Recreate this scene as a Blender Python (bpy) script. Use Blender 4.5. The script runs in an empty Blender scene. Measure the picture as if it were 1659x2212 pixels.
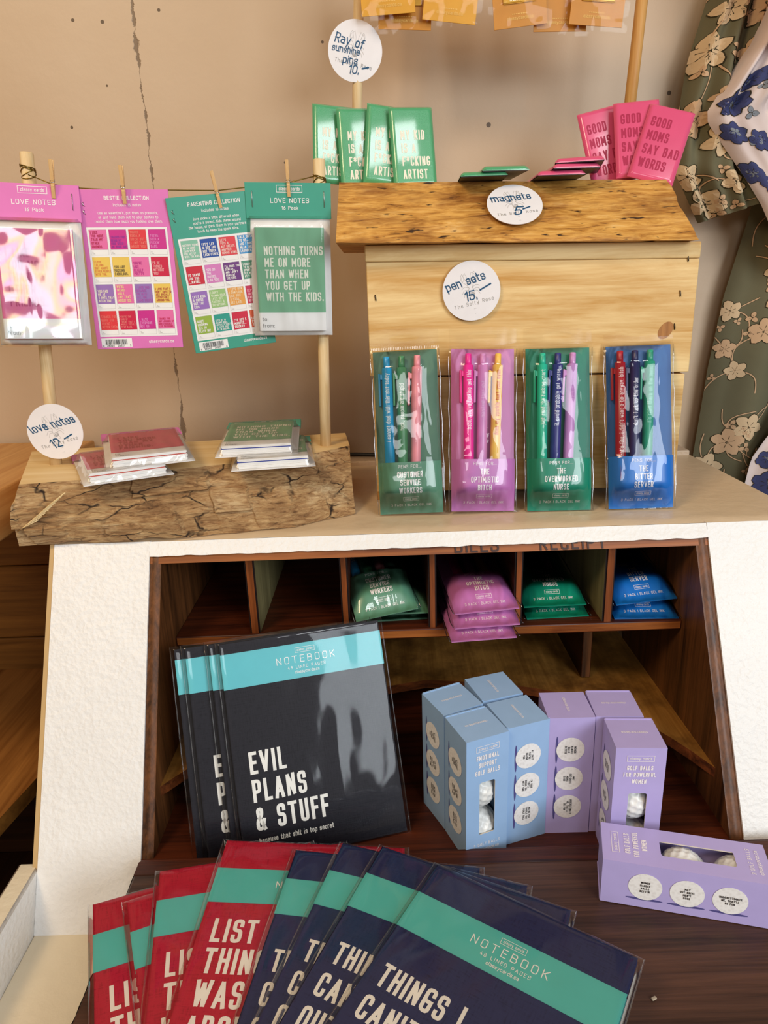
import bpy, bmesh, math, random
from mathutils import Vector, Matrix, noise
R = math.radians
rnd = random.Random(7)
scene = bpy.context.scene
COL = scene.collection

# ------------------------------------------------------------------ camera, world, lights, exposure
PITCH, ROLL, CAMZ = R(17.44), R(-1.94), 0.5243
FPX = 1504.1
cam_d = bpy.data.cameras.new('camera')
cam = bpy.data.objects.new('camera', cam_d)
COL.objects.link(cam)
cam_d.sensor_fit = 'VERTICAL'
cam_d.sensor_height = 36.0
cam_d.lens = FPX / 2212.0 * 36.0
cam_d.clip_start = 0.01
_c, _s = math.cos(PITCH), math.sin(PITCH)
_fw, _up, _rt = Vector((0, _c, -_s)), Vector((0, _s, _c)), Vector((1, 0, 0))
_cr, _sr = math.cos(ROLL), math.sin(ROLL)
_x, _y = _rt * _cr + _up * _sr, _up * _cr - _rt * _sr
_z = -_fw
cam.matrix_world = Matrix(((_x.x, _y.x, _z.x, 0), (_x.y, _y.y, _z.y, 0), (_x.z, _y.z, _z.z, CAMZ), (0, 0, 0, 1)))
scene.camera = cam

scene.view_settings.view_transform = 'Standard'
scene.view_settings.look = 'None'
scene.view_settings.gamma = 1
scene.view_settings.use_curve_mapping = False
scene.view_settings.exposure = 0.0
try:
    scene.cycles.transparent_max_bounces = 32
    scene.cycles.max_bounces = 10
    scene.cycles.use_denoising = True
    scene.cycles.sample_clamp_indirect = 4.0
except Exception:
    pass

world = bpy.data.worlds.new('room_light')
scene.world = world
world.use_nodes = True
_bg = world.node_tree.nodes['Background']
_bg.inputs[0].default_value = (1.0, 0.84, 0.66, 1)
_bg.inputs[1].default_value = 0.21


def area(name, loc, target, sx, sy, power, color):
    d = bpy.data.lights.new(name, 'AREA')
    d.shape = 'RECTANGLE'
    d.size, d.size_y = sx, sy
    d.energy = power
    d.color = color
    o = bpy.data.objects.new(name, d)
    COL.objects.link(o)
    o.location = loc
    o.rotation_euler = (Vector(target) - Vector(loc)).to_track_quat('-Z', 'Y').to_euler()
    return o


area('shop_window_daylight', (1.42, -1.35, 1.02), (0.0, 0.75, 0.25), 1.3, 1.1, 41, (0.87, 0.94, 1.0))
area('magnet_glare_light', (.78, -1.08, 2.20), (0.0, 0.85, 0.5), 0.48, 0.36, 9, (0.94, 0.97, 1.0))  # small lamp added to put glare on the leaning magnets
area('bag_glare_light', (-.22, -1.75, 1.17), (-.3, 0.8, 0.55), 0.55, 0.40, 6, (0.96, 0.98, 1.0))  # weak lamp added to make the leftmost hanging bag glare
area('warm_ceiling_lamp', (-.95, -.45, 1.75), (0.1, 0.8, 0.35), 0.5, 0.5, 17, (1.0, 0.74, 0.46))

# ------------------------------------------------------------------ helpers: colour and materials


def srgb(h):
    h = h.lstrip('#')
    c = [int(h[i:i + 2], 16) / 255 for i in (0, 2, 4)]
    return tuple((v / 12.92 if v <= 0.04045 else ((v + 0.055) / 1.055) ** 2.4) for v in c) + (1.0,)


MATS = {}


def nt_new(name):
    m = bpy.data.materials.new(name)
    m.use_nodes = True
    t = m.node_tree
    b = t.nodes['Principled BSDF']
    return m, t, b


def node(t, typ, **kw):
    n = t.nodes.new(typ)
    for k, v in kw.items():
        if hasattr(n, k):
            setattr(n, k, v)
        else:
            n.inputs[k].default_value = v
    return n


def coords(t, scale=(1, 1, 1), rot=(0, 0, 0), loc=(0, 0, 0)):
    tc = node(t, 'ShaderNodeTexCoord')
    mp = node(t, 'ShaderNodeMapping')
    mp.inputs['Scale'].default_value = scale
    mp.inputs['Rotation'].default_value = rot
    mp.inputs['Location'].default_value = loc
    t.links.new(tc.outputs['Object'], mp.inputs['Vector'])
    return mp.outputs['Vector']


def ramp(t, fac, stops):
    r = node(t, 'ShaderNodeValToRGB')
    el = r.color_ramp.elements
    while len(el) < len(stops):
        el.new(0.5)
    for e, (p, c) in zip(el, stops):
        e.position = p
        e.color = c if len(c) == 4 else tuple(c) + (1,)
    t.links.new(fac, r.inputs['Fac'])
    return r.outputs['Color']


def bump(t, b, height, strength=0.3, dist=0.001, prev=None):
    n = node(t, 'ShaderNodeBump')
    n.inputs['Strength'].default_value = strength
    n.inputs['Distance'].default_value = dist
    t.links.new(height, n.inputs['Height'])
    if prev is not None:
        t.links.new(prev, n.inputs['Normal'])
    if b is not None:
        t.links.new(n.outputs['Normal'], b.inputs['Normal'])
    return n.outputs['Normal']


def plain(name, hexc, rough=0.5, spec=0.5, metal=0.0, bumps=None, coat=0.0):
    """flat colour with an optional fine noise bump (scale, strength, distance)."""
    key = (name, hexc)
    if key in MATS:
        return MATS[key]
    m, t, b = nt_new(name)
    c = srgb(hexc)
    nz = node(t, 'ShaderNodeTexNoise', Scale=60.0)
    t.links.new(coords(t), nz.inputs['Vector'])
    mx = node(t, 'ShaderNodeMixRGB', blend_type='MULTIPLY')
    mx.inputs['Fac'].default_value = 0.10
    mx.inputs['Color1'].default_value = c
    t.links.new(nz.outputs['Fac'], mx.inputs['Color2'])
    t.links.new(mx.outputs['Color'], b.inputs['Base Color'])
    b.inputs['Roughness'].default_value = rough
    b.inputs['Specular IOR Level'].default_value = spec
    b.inputs['Metallic'].default_value = metal
    b.inputs['Coat Weight'].default_value = coat
    b.inputs['Coat Roughness'].default_value = 0.08
    if bumps:
        n2 = node(t, 'ShaderNodeTexNoise', Scale=bumps[0], Detail=3.0)
        t.links.new(coords(t), n2.inputs['Vector'])
        bump(t, b, n2.outputs['Fac'], bumps[1], bumps[2])
    MATS[key] = m
    return m


def ink(hexc):
    return plain('print_ink_' + hexc.strip('#'), hexc, 0.5, 0.4)


def card(hexc, rough=0.42):
    return plain('printed_card_' + hexc.strip('#'), hexc, rough, 0.45)


def wood(name, dark, light, axis=0, freq=1.0, rough=0.55, bump_s=0.25, stain=None, knots=0.0, stretch=14.0, seed=0.0, spec=0.35):
    """grained wood; axis = grain direction in object space."""
    key = name
    if key in MATS:
        return MATS[key]
    m, t, b = nt_new(name)
    sc = [60.0 * freq] * 3
    sc[axis] = 60.0 * freq / stretch
    v = coords(t, tuple(sc), loc=(seed, seed * 0.7, seed * 1.3))
    n1 = node(t, 'ShaderNodeTexNoise', Scale=1.0, Detail=6.0, Roughness=0.65, Distortion=0.6)
    t.links.new(v, n1.inputs['Vector'])
    sc2 = [s_ * 6 for s_ in sc]
    sc2[axis] = sc[axis] * 1.5
    v2 = coords(t, tuple(sc2), loc=(seed, 0, 0))
    n2 = node(t, 'ShaderNodeTexNoise', Scale=1.0, Detail=3.0, Roughness=0.6)
    t.links.new(v2, n2.inputs['Vector'])
    mixf = node(t, 'ShaderNodeMath', operation='MULTIPLY_ADD')
    t.links.new(n2.outputs['Fac'], mixf.inputs[0])
    mixf.inputs[1].default_value = 0.35
    t.links.new(n1.outputs['Fac'], mixf.inputs[2])
    colr = ramp(t, mixf.outputs[0], [(0.48, srgb(dark)), (0.85, srgb(light))])
    if stain:
        v3 = coords(t, (9, 9, 9), loc=(seed + 3, 1, 2))
        n3 = node(t, 'ShaderNodeTexNoise', Scale=1.0, Detail=5.0, Roughness=0.7)
        t.links.new(v3, n3.inputs['Vector'])
        sm = ramp(t, n3.outputs['Fac'], [(0.45, (0, 0, 0)), (0.68, (1, 1, 1))])
        mx = node(t, 'ShaderNodeMixRGB')
        t.links.new(sm, mx.inputs['Fac'])
        t.links.new(colr, mx.inputs['Color1'])
        mx.inputs['Color2'].default_value = srgb(stain)
        colr = mx.outputs['Color']
    if knots:
        ks = [7.0] * 3
        ks[axis] = 3.5
        v4 = coords(t, tuple(ks), loc=(seed * 2, 0.35, 0.2))
        vo = node(t, 'ShaderNodeTexVoronoi', Scale=1.0)
        t.links.new(v4, vo.inputs['Vector'])
        km = ramp(t, vo.outputs['Distance'], [(0.02, (1, 1, 1)), (knots, (0, 0, 0))])
        mx = node(t, 'ShaderNodeMixRGB')
        t.links.new(km, mx.inputs['Fac'])
        t.links.new(colr, mx.inputs['Color1'])
        mx.inputs['Color2'].default_value = srgb('#7a4a22')
        colr = mx.outputs['Color']
    t.links.new(colr, b.inputs['Base Color'])
    b.inputs['Roughness'].default_value = rough
    b.inputs['Specular IOR Level'].default_value = spec
    bump(t, b, mixf.outputs[0], bump_s, 0.0012)
    MATS[key] = m
    return m


def film(name, rough=0.06, wrinkle=0.6, scale=28.0, gain=0.55, tint=(1, 1, 1), base=0.035, dist=0.004, rainbow=False):
    """clear plastic film: see-through, with wrinkled reflections that grow at grazing angles."""
    if name in MATS:
        return MATS[name]
    m = bpy.data.materials.new(name)
    m.use_nodes = True
    t = m.node_tree
    t.nodes.clear()
    out = node(t, 'ShaderNodeOutputMaterial')
    tr = node(t, 'ShaderNodeBsdfTransparent')
    tr.inputs['Color'].default_value = tint + (1,)
    gl = node(t, 'ShaderNodeBsdfGlossy')
    gl.inputs['Roughness'].default_value = rough
    gl.inputs['Color'].default_value = (1, 1, 1, 1)
    v = coords(t, (scale, scale * 0.35, scale))
    nz = node(t, 'ShaderNodeTexNoise', Scale=1.0, Detail=2.0, Roughness=0.45, Distortion=0.8)
    t.links.new(v, nz.inputs['Vector'])
    bn = bump(t, None, nz.outputs['Fac'], wrinkle, dist)
    t.links.new(bn, gl.inputs['Normal'])
    if rainbow:                                    # rainbow sheen painted into the reflection colour by noise
        nr = node(t, 'ShaderNodeTexNoise', Scale=16.0, Detail=1.0, Distortion=1.5)
        t.links.new(coords(t), nr.inputs['Vector'])
        rc = ramp(t, nr.outputs['Fac'], [(.34, (.75, .95, 1)), (.44, (1, 1, 1)), (.52, (1, .96, .45)), (.60, (1, .70, .88)), (.70, (.85, 1, .95))])
        t.links.new(rc, gl.inputs['Color'])
    fr = node(t, 'ShaderNodeFresnel')
    fr.inputs['IOR'].default_value = 1.45
    t.links.new(bn, fr.inputs['Normal'])
    ma = node(t, 'ShaderNodeMath', operation='MULTIPLY_ADD', use_clamp=True)
    t.links.new(fr.outputs[0], ma.inputs[0])
    ma.inputs[1].default_value = gain
    ma.inputs[2].default_value = base
    mx = node(t, 'ShaderNodeMixShader')
    t.links.new(ma.outputs[0], mx.inputs[0])
    t.links.new(tr.outputs[0], mx.inputs[1])
    t.links.new(gl.outputs[0], mx.inputs[2])
    t.links.new(mx.outputs[0], out.inputs['Surface'])
    MATS[name] = m
    return m


def painted(name, base_hex, under_hex='#c9b79a', rough=0.45, scale=75.0, strength=0.5):
    if name in MATS:
        return MATS[name]
    m, t, b = nt_new(name)
    n1 = node(t, 'ShaderNodeTexNoise', Scale=scale, Detail=4.0, Roughness=0.6)
    t.links.new(coords(t), n1.inputs['Vector'])
    n2 = node(t, 'ShaderNodeTexVoronoi', Scale=scale * 1.6)
    t.links.new(coords(t), n2.inputs['Vector'])
    mm = node(t, 'ShaderNodeMath', operation='MULTIPLY_ADD')
    t.links.new(n2.outputs['Distance'], mm.inputs[0])
    mm.inputs[1].default_value = 0.35
    t.links.new(n1.outputs['Fac'], mm.inputs[2])
    n3 = node(t, 'ShaderNodeTexNoise', Scale=5.0, Detail=2.0)
    t.links.new(coords(t), n3.inputs['Vector'])
    c = ramp(t, n3.outputs['Fac'], [(0.35, srgb(base_hex)), (0.75, tuple(x * 0.90 for x in srgb(base_hex)[:3]))])
    t.links.new(c, b.inputs['Base Color'])
    b.inputs['Roughness'].default_value = rough
    bump(t, b, mm.outputs[0], strength, 0.0035)
    MATS[name] = m
    return m


def wall_material():
    m, t, b = nt_new('cream_plaster_wall')
    tc = node(t, 'ShaderNodeTexCoord')
    sep = node(t, 'ShaderNodeSeparateXYZ')
    t.links.new(tc.outputs['Object'], sep.inputs[0])
    n1 = node(t, 'ShaderNodeTexNoise', Scale=3.5, Detail=3.0)
    t.links.new(tc.outputs['Object'], n1.inputs['Vector'])
    base = ramp(t, n1.outputs['Fac'], [(0.3, srgb('#c9b093')), (0.75, srgb('#bc9f7e'))])
    # the crack: distance from a wandering vertical line
    cmb = node(t, 'ShaderNodeCombineXYZ')
    t.links.new(sep.outputs['Z'], cmb.inputs['Z'])
    wob = node(t, 'ShaderNodeTexNoise', Scale=9.0, Detail=6.0, Roughness=0.7)
    t.links.new(cmb.outputs[0], wob.inputs['Vector'])
    off = node(t, 'ShaderNodeMath', operation='MULTIPLY_ADD')
    t.links.new(wob.outputs['Fac'], off.inputs[0])
    off.inputs[1].default_value = 0.024
    off.inputs[2].default_value = -0.0125 - 0.303
    d = node(t, 'ShaderNodeMath', operation='SUBTRACT')
    t.links.new(sep.outputs['X'], d.inputs[0])
    t.links.new(off.outputs[0], d.inputs[1])
    da = node(t, 'ShaderNodeMath', operation='ABSOLUTE')
    t.links.new(d.outputs[0], da.inputs[0])
    thick = node(t, 'ShaderNodeTexNoise', Scale=26.0, Detail=5.0, Roughness=0.8)
    t.links.new(tc.outputs['Object'], thick.inputs['Vector'])
    th = node(t, 'ShaderNodeMapRange')
    t.links.new(thick.outputs['Fac'], th.inputs['Value'])
    th.inputs['From Min'].default_value = 0.42
    th.inputs['From Max'].default_value = 0.72
    th.inputs['To Min'].default_value = 0.0003
    th.inputs['To Max'].default_value = 0.0070
    cm = node(t, 'ShaderNodeMath', operation='DIVIDE')
    t.links.new(da.outputs[0], cm.inputs[0])
    t.links.new(th.outputs[0], cm.inputs[1])
    crack = ramp(t, cm.outputs[0], [(0.55, (1, 1, 1)), (1.0, (0, 0, 0))])
    mx = node(t, 'ShaderNodeMixRGB')
    t.links.new(crack, mx.inputs['Fac'])
    t.links.new(base, mx.inputs['Color1'])
    mx.inputs['Color2'].default_value = srgb('#7d6750')
    colr = mx.outputs['Color']
    # old nail holes
    for (hx, hz, rr) in ((0.160, 0.738, 0.0032), (0.403, 0.769, 0.0028), (-0.383, 0.876, 0.0022), (-0.345, 0.873, 0.0024), (-0.270, 0.884, 0.002), (-0.060, 0.842, 0.0018), (-0.405, 0.752, 0.002), (-0.375, 0.636, 0.002), (-0.12, 0.70, 0.0015), (0.03, 0.89, 0.0025), (-0.35, 0.80, 0.0014)):
        dv = node(t, 'ShaderNodeVectorMath', operation='DISTANCE')
        c2 = node(t, 'ShaderNodeCombineXYZ')
        t.links.new(sep.outputs['X'], c2.inputs['X'])
        t.links.new(sep.outputs['Z'], c2.inputs['Z'])
        t.links.new(c2.outputs[0], dv.inputs[0])
        dv.inputs[1].default_value = (hx, 0, hz)
        mm = node(t, 'ShaderNodeMath', operation='LESS_THAN')
        t.links.new(dv.outputs['Value'], mm.inputs[0])
        mm.inputs[1].default_value = rr
        mx2 = node(t, 'ShaderNodeMixRGB')
        t.links.new(mm.outputs[0], mx2.inputs['Fac'])
        t.links.new(colr, mx2.inputs['Color1'])
        mx2.inputs['Color2'].default_value = srgb('#5e4a36')
        colr = mx2.outputs['Color']
    t.links.new(colr, b.inputs['Base Color'])
    b.inputs['Roughness'].default_value = 0.5
    n2 = node(t, 'ShaderNodeTexNoise', Scale=45.0, Detail=5.0, Roughness=0.6)
    t.links.new(tc.outputs['Object'], n2.inputs['Vector'])
    p = bump(t, None, n2.outputs['Fac'], 0.25, 0.002)
    inv = node(t, 'ShaderNodeMath', operation='SUBTRACT')
    inv.inputs[0].default_value = 1.0
    t.links.new(crack, inv.inputs[1])
    bump(t, b, inv.outputs[0], 0.5, 0.003, p)
    return m


# ------------------------------------------------------------------ helpers: lettering (a stroke alphabet)
G = {
 'A': (.5, "0,0 .5,1 1,0|.17,.28 .83,.28"), 'B': (.42, "0,0 0,1|r 0,1 .93,1 .93,.53 0,.53|r 0,.53 1,.53 1,0 0,0"),
 'C': (.42, "r 1,.74 1,1 0,1 0,0 1,0 1,.26"), 'D': (.42, "0,0 0,1|r 0,1 1,1 1,0 0,0"), 'E': (.36, "1,1 0,1 0,0 1,0|0,.52 .85,.52"),
 'F': (.36, "1,1 0,1 0,0|0,.5 .85,.5"), 'G': (.44, "r 1,.78 1,1 0,1 0,0 1,0 1,.3|1,.22 1,.44 .55,.44"), 'H': (.42, "0,0 0,1|1,0 1,1|0,.52 1,.52"),
 'I': (0, "0,0 0,1"), 'J': (.36, "r 0,.3 0,0 1,0 1,1"), 'K': (.42, "0,0 0,1|1,1 0,.42|.28,.6 1,0"), 'L': (.36, "0,1 0,0 1,0"),
 'M': (.58, "0,0 0,1 .5,.28 1,1 1,0"), 'N': (.44, "0,0 0,1 1,0 1,1"), 'O': (.42, "rc 0,0 0,1 1,1 1,0"), 'P': (.42, "0,0 0,1|r 0,1 1,1 1,.44 0,.44"),
 'Q': (.42, "rc 0,0 0,1 1,1 1,0|.6,.25 1.05,-.05"), 'R': (.42, "0,0 0,1|r 0,1 1,1 1,.46 0,.46|.5,.46 1,0"),
 'S': (.42, "r 1,.78 1,1 0,1 0,.52 1,.52 1,0 0,0 0,.22"), 'T': (.46, "0,1 1,1|.5,1 .5,0"), 'U': (.42, "r 0,1 0,0 1,0 1,1"),
 'V': (.5, "0,1 .5,0 1,1"), 'W': (.74, "0,1 .25,0 .5,.92 .75,0 1,1"), 'X': (.46, "0,0 1,1|0,1 1,0"), 'Y': (.48, "0,1 .5,.42 1,1|.5,.42 .5,0"),
 'Z': (.42, "0,1 1,1 0,0 1,0"),
 'a': (.36, "r 0,.7 1,.7 1,0|r 1,.42 0,.42 0,0 1,0"), 'b': (.38, "0,0 0,1|r 0,.7 1,.7 1,0 0,0"), 'c': (.36, "r 1,.5 1,.7 0,.7 0,0 1,0 1,.2"),
 'd': (.38, "1,0 1,1|r 1,.7 0,.7 0,0 1,0"), 'e': (.36, "r 1,.14 1,0 0,0 0,.7 1,.7 1,.36|1,.36 0,.36"), 'f': (.22, "r .4,0 .4,1 1,1|0,.68 .95,.68"),
 'g': (.38, "r 1,.7 0,.7 0,0 1,0|r 1,.7 1,-.27 .05,-.27"), 'h': (.38, "0,0 0,1|r 0,.7 1,.7 1,0"), 'i': (0, "0,0 0,.62|0,.95 0,1"),
 'j': (.14, "r 1,.7 1,-.27 0,-.27|1,.88 1,1"), 'k': (.36, "0,0 0,1|.95,.7 0,.3|.3,.44 1,0"), 'l': (.05, "0,1 0,0 1,0"),
 'm': (.66, "0,0 0,.7|r 0,.7 .5,.7 .5,0|r .5,.7 1,.7 1,0"), 'n': (.38, "0,0 0,.7|r 0,.7 1,.7 1,0"), 'o': (.38, "rc 0,0 0,.7 1,.7 1,0"),
 'p': (.38, "0,-.27 0,.7|r 0,.7 1,.7 1,0 0,0"), 'q': (.38, "1,-.27 1,.7|r 1,.7 0,.7 0,0 1,0"), 'r': (.22, "0,0 0,.7|r 0,.5 0,.7 1,.7"),
 's': (.34, "r 1,.54 1,.7 0,.7 0,.36 1,.36 1,0 0,0 0,.16"), 't': (.24, "r .35,.95 .35,0 1,0|0,.7 1,.7"), 'u': (.38, "r 0,.7 0,0 1,0|1,0 1,.7"),
 'v': (.4, "0,.7 .5,0 1,.7"), 'w': (.6, "0,.7 .25,0 .5,.62 .75,0 1,.7"), 'x': (.38, "0,0 1,.7|0,.7 1,0"), 'y': (.4, "0,.7 .5,0|1,.7 .35,-.27"),
 'z': (.34, "0,.7 1,.7 0,0 1,0"),
 '0': (.42, "rc 0,0 0,1 1,1 1,0"), '1': (.16, "0,.8 1,1 1,0"), '2': (.4, "r 0,.72 0,1 1,1 1,.6|1,.6 0,0 1,0"), '3': (.4, "r 0,.8 0,1 1,1 1,.53 .3,.53|r .3,.53 1,.53 1,0 0,0 0,.2"),
 '4': (.42, "1,.25 0,.25 .65,1|.75,.55 .75,0"), '5': (.4, "1,1 .08,1 0,.56|r 0,.56 1,.62 1,0 0,0 0,.2"), '6': (.4, "r .8,1 0,.6 0,0 1,0 1,.56 0,.56"),
 '7': (.4, "0,1 1,1 .35,0"), '8': (.4, "rc .06,.53 .06,1 .94,1 .94,.53|rc 0,.53 1,.53 1,0 0,0"), '9': (.4, "r .2,0 1,.4 1,1 0,1 0,.44 1,.44"),
 '.': (0, "0,0 0,.06"), ',': (.05, "1,.06 0,-.12"), "'": (0, "0,.78 0,1"), '-': (.26, "0,.42 1,.42"), '!': (0, "0,.3 0,1|0,0 0,.06"),
 '?': (.36, "r 0,.75 0,1 1,1 1,.6 .5,.5 .5,.28|.5,0 .5,.06"), ':': (0, "0,0 0,.06|0,.5 0,.56"), '|': (0, "0,0 0,1"), '*': (.34, ".5,.55 .5,1|.05,.66 .95,.9|.05,.9 .95,.66"),
 '&': (.52, "r .98,.44 .72,0 0,0 0,.44 .70,.66 .70,1 .14,1 .14,.70 1,0"), ' ': (.22, ""),
}
_GP = {}


def _glyph(ch):
    if ch not in _GP:
        w, s = G.get(ch, G['-'])
        out = []
        for st in [q for q in s.split('|') if q]:
            tok = st.split()
            fl = ''
            if tok[0][0] in 'rc':
                fl = tok.pop(0)
            out.append((fl, [tuple(float(v) for v in q.split(',')) for q in tok]))
        _GP[ch] = (w, out)
    return _GP[ch]


def _round(pts, closed, r, n=3):
    N = len(pts)
    res = []
    for i, p in enumerate(pts):
        if not closed and i in (0, N - 1):
            res.append(Vector(p))
            continue
        p0, p1 = Vector(pts[i - 1]), Vector(pts[(i + 1) % N])
        p = Vector(p)
        a, b = p0 - p, p1 - p
        la, lb = a.length, b.length
        if la < 1e-9 or lb < 1e-9:
            res.append(p)
            continue
        k = min(r, la * .5, lb * .5)
        A, B = p + a / la * k, p + b / lb * k
        for j in range(n + 1):
            q = j / n
            res.append(A * (1 - q) ** 2 + p * 2 * q * (1 - q) + B * q * q)
    return res


def text_width(s, h, w, sw, track):
    x = 0
    for ch in s:
        x += (_glyph(ch)[0] * w + sw + track) * h
    return x - track * h if s else 0


def ribbon(mb, pts, width, mat, f, closed=False):
    P = [pts[0]]
    for q in pts[1:]:
        if (q - P[-1]).length > 1e-7:
            P.append(q)
    if closed and (P[0] - P[-1]).length < 1e-7:
        P.pop()
    n = len(P)
    if n < 2:
        return
    L, Rr = [], []
    LIFT[0] = (LIFT[0] + 1) % 14
    for i in range(n):
        a = P[i - 1] if (i > 0 or closed) else None
        b = P[(i + 1) % n] if (i < n - 1 or closed) else None
        d1 = (P[i] - a).normalized() if a is not None else None
        d2 = (b - P[i]).normalized() if b is not None else None
        if d1 is None:
            d1 = d2
        if d2 is None:
            d2 = d1
        n1, n2 = Vector((-d1.y, d1.x)), Vector((-d2.y, d2.x))
        m = n1 + n2
        if m.length < 1e-4:
            m = n1
        m.normalize()
        k = width * .5 / max(.45, m.dot(n1))
        L.append(f(*(P[i] + m * k)))
        Rr.append(f(*(P[i] - m * k)))
    for i in range(n if closed else n - 1):
        j = (i + 1) % n
        nn = (Rr[j] - Rr[i]).cross(L[i] - Rr[i])
        nn = nn.normalized() * (LIFT[0] * 7e-6) if nn.length > 0 else Vector()
        mb.face([Rr[i] + nn, Rr[j] + nn, L[j] + nn, L[i] + nn], mat)


LIFT = [0]


def dot(mb, p, r, mat, f, n=8):
    LIFT[0] = (LIFT[0] + 1) % 14
    lf = Vector((0, 0, LIFT[0] * 7e-6))
    mb.face([lf + f(p[0] + r * math.cos(2 * math.pi * i / n), p[1] + r * math.sin(2 * math.pi * i / n)) for i in range(n)], mat)


def put(mb, s, x, y, h, mat, f, w=1.0, sw=.17, al='l', track=.14, lead=1.35, slant=0.0, rot=0.0, caps=False, n=3, rad=.2, fine=0.0):
    """write s with its first baseline at (x, y); h = cap height."""
    ca, sa = math.cos(rot), math.sin(rot)
    for li, line in enumerate(s.split('\n')):
        tw = text_width(line, h, w, sw, track)
        cx = {'l': 0, 'c': -tw / 2, 'r': -tw}[al]
        oy = -li * lead * h
        for ch in line:
            gw, strokes = _glyph(ch)
            for fl, pts in strokes:
                q = []
                for (px, py) in pts:
                    gx = cx + (px * gw * w + sw / 2) * h
                    gy = oy + (sw / 2 + py * (1 - sw)) * h
                    gx += slant * (gy - oy)
                    q.append((gx, gy))
                cl = 'c' in fl
                pp = _round(q, cl, rad * h, n) if 'r' in fl else [Vector(a) for a in q]
                pp = [Vector((x + a.x * ca - a.y * sa, y + a.x * sa + a.y * ca)) for a in pp]
                # keep straight letter edges crisp: push open ends out by half a stroke
                if not cl and len(pp) > 1:
                    e = sw * h * .5
                    d0 = (pp[0] - pp[1]).normalized() * e
                    d1 = (pp[-1] - pp[-2]).normalized() * e
                    if not ('r' in fl and False):
                        pp[0] = pp[0] + d0
                        pp[-1] = pp[-1] + d1
                runs, cur = [], [pp[0]]
                for k in range(1, len(pp)):
                    cur.append(pp[k])
                    if not cl and k < len(pp) - 1:
                        a_, b_ = (pp[k] - pp[k - 1]), (pp[k + 1] - pp[k])
                        if a_.length > 1e-9 and b_.length > 1e-9 and a_.normalized().dot(b_.normalized()) < -.1:
                            runs.append(cur)
                            cur = [pp[k]]
                runs.append(cur)
                for run in runs:
                    if len(runs) > 1 and len(run) > 1:
                        e2 = sw * h * .22
                        run = list(run)
                        a0, a1 = (run[0] - run[1]).normalized() * e2, (run[-1] - run[-2]).normalized() * e2
                        if run is not runs[0] and run[0] != pp[0]:
                            run[0] = run[0] + a0
                        if run[-1] != pp[-1]:
                            run[-1] = run[-1] + a1
                    if fine:                       # follow a curved surface
                        q = [run[0]]
                        for p1 in run[1:]:
                            m_ = max(1, math.ceil((p1 - q[-1]).length / fine))
                            p0 = q[-1]
                            q += [p0.lerp(p1, k / m_) for k in range(1, m_ + 1)]
                        run = q
                    ribbon(mb, run, sw * h, mat, f, cl)
                if caps:
                    for e in (pp[0], pp[-1]):
                        dot(mb, e, sw * h * .5, mat, f)
            cx += (gw * w + sw + track) * h


def boxline(mb, x0, y0, x1, y1, wd, mat, f):
    ribbon(mb, [Vector(q) for q in ((x0, y0), (x1, y0), (x1, y1), (x0, y1))], wd, mat, f, True)


def rectf(mb, x0, y0, x1, y1, mat, f):
    mb.face([f(x0, y0), f(x1, y0), f(x1, y1), f(x0, y1)], mat)


def maker_mark(mb, cx, cy, h, mat, f):
    """small framed maker's wordmark as printed on all of the packaging; h = frame height."""
    put(mb, 'classy cards', cx, cy - h * .24, h * .52, mat, f, w=.92, sw=.13, al='c', track=.13)
    boxline(mb, cx - h * 2.05, cy - h * .5, cx + h * 2.05, cy + h * .5, h * .075, mat, f)


# ------------------------------------------------------------------ helpers: meshes and objects


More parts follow.
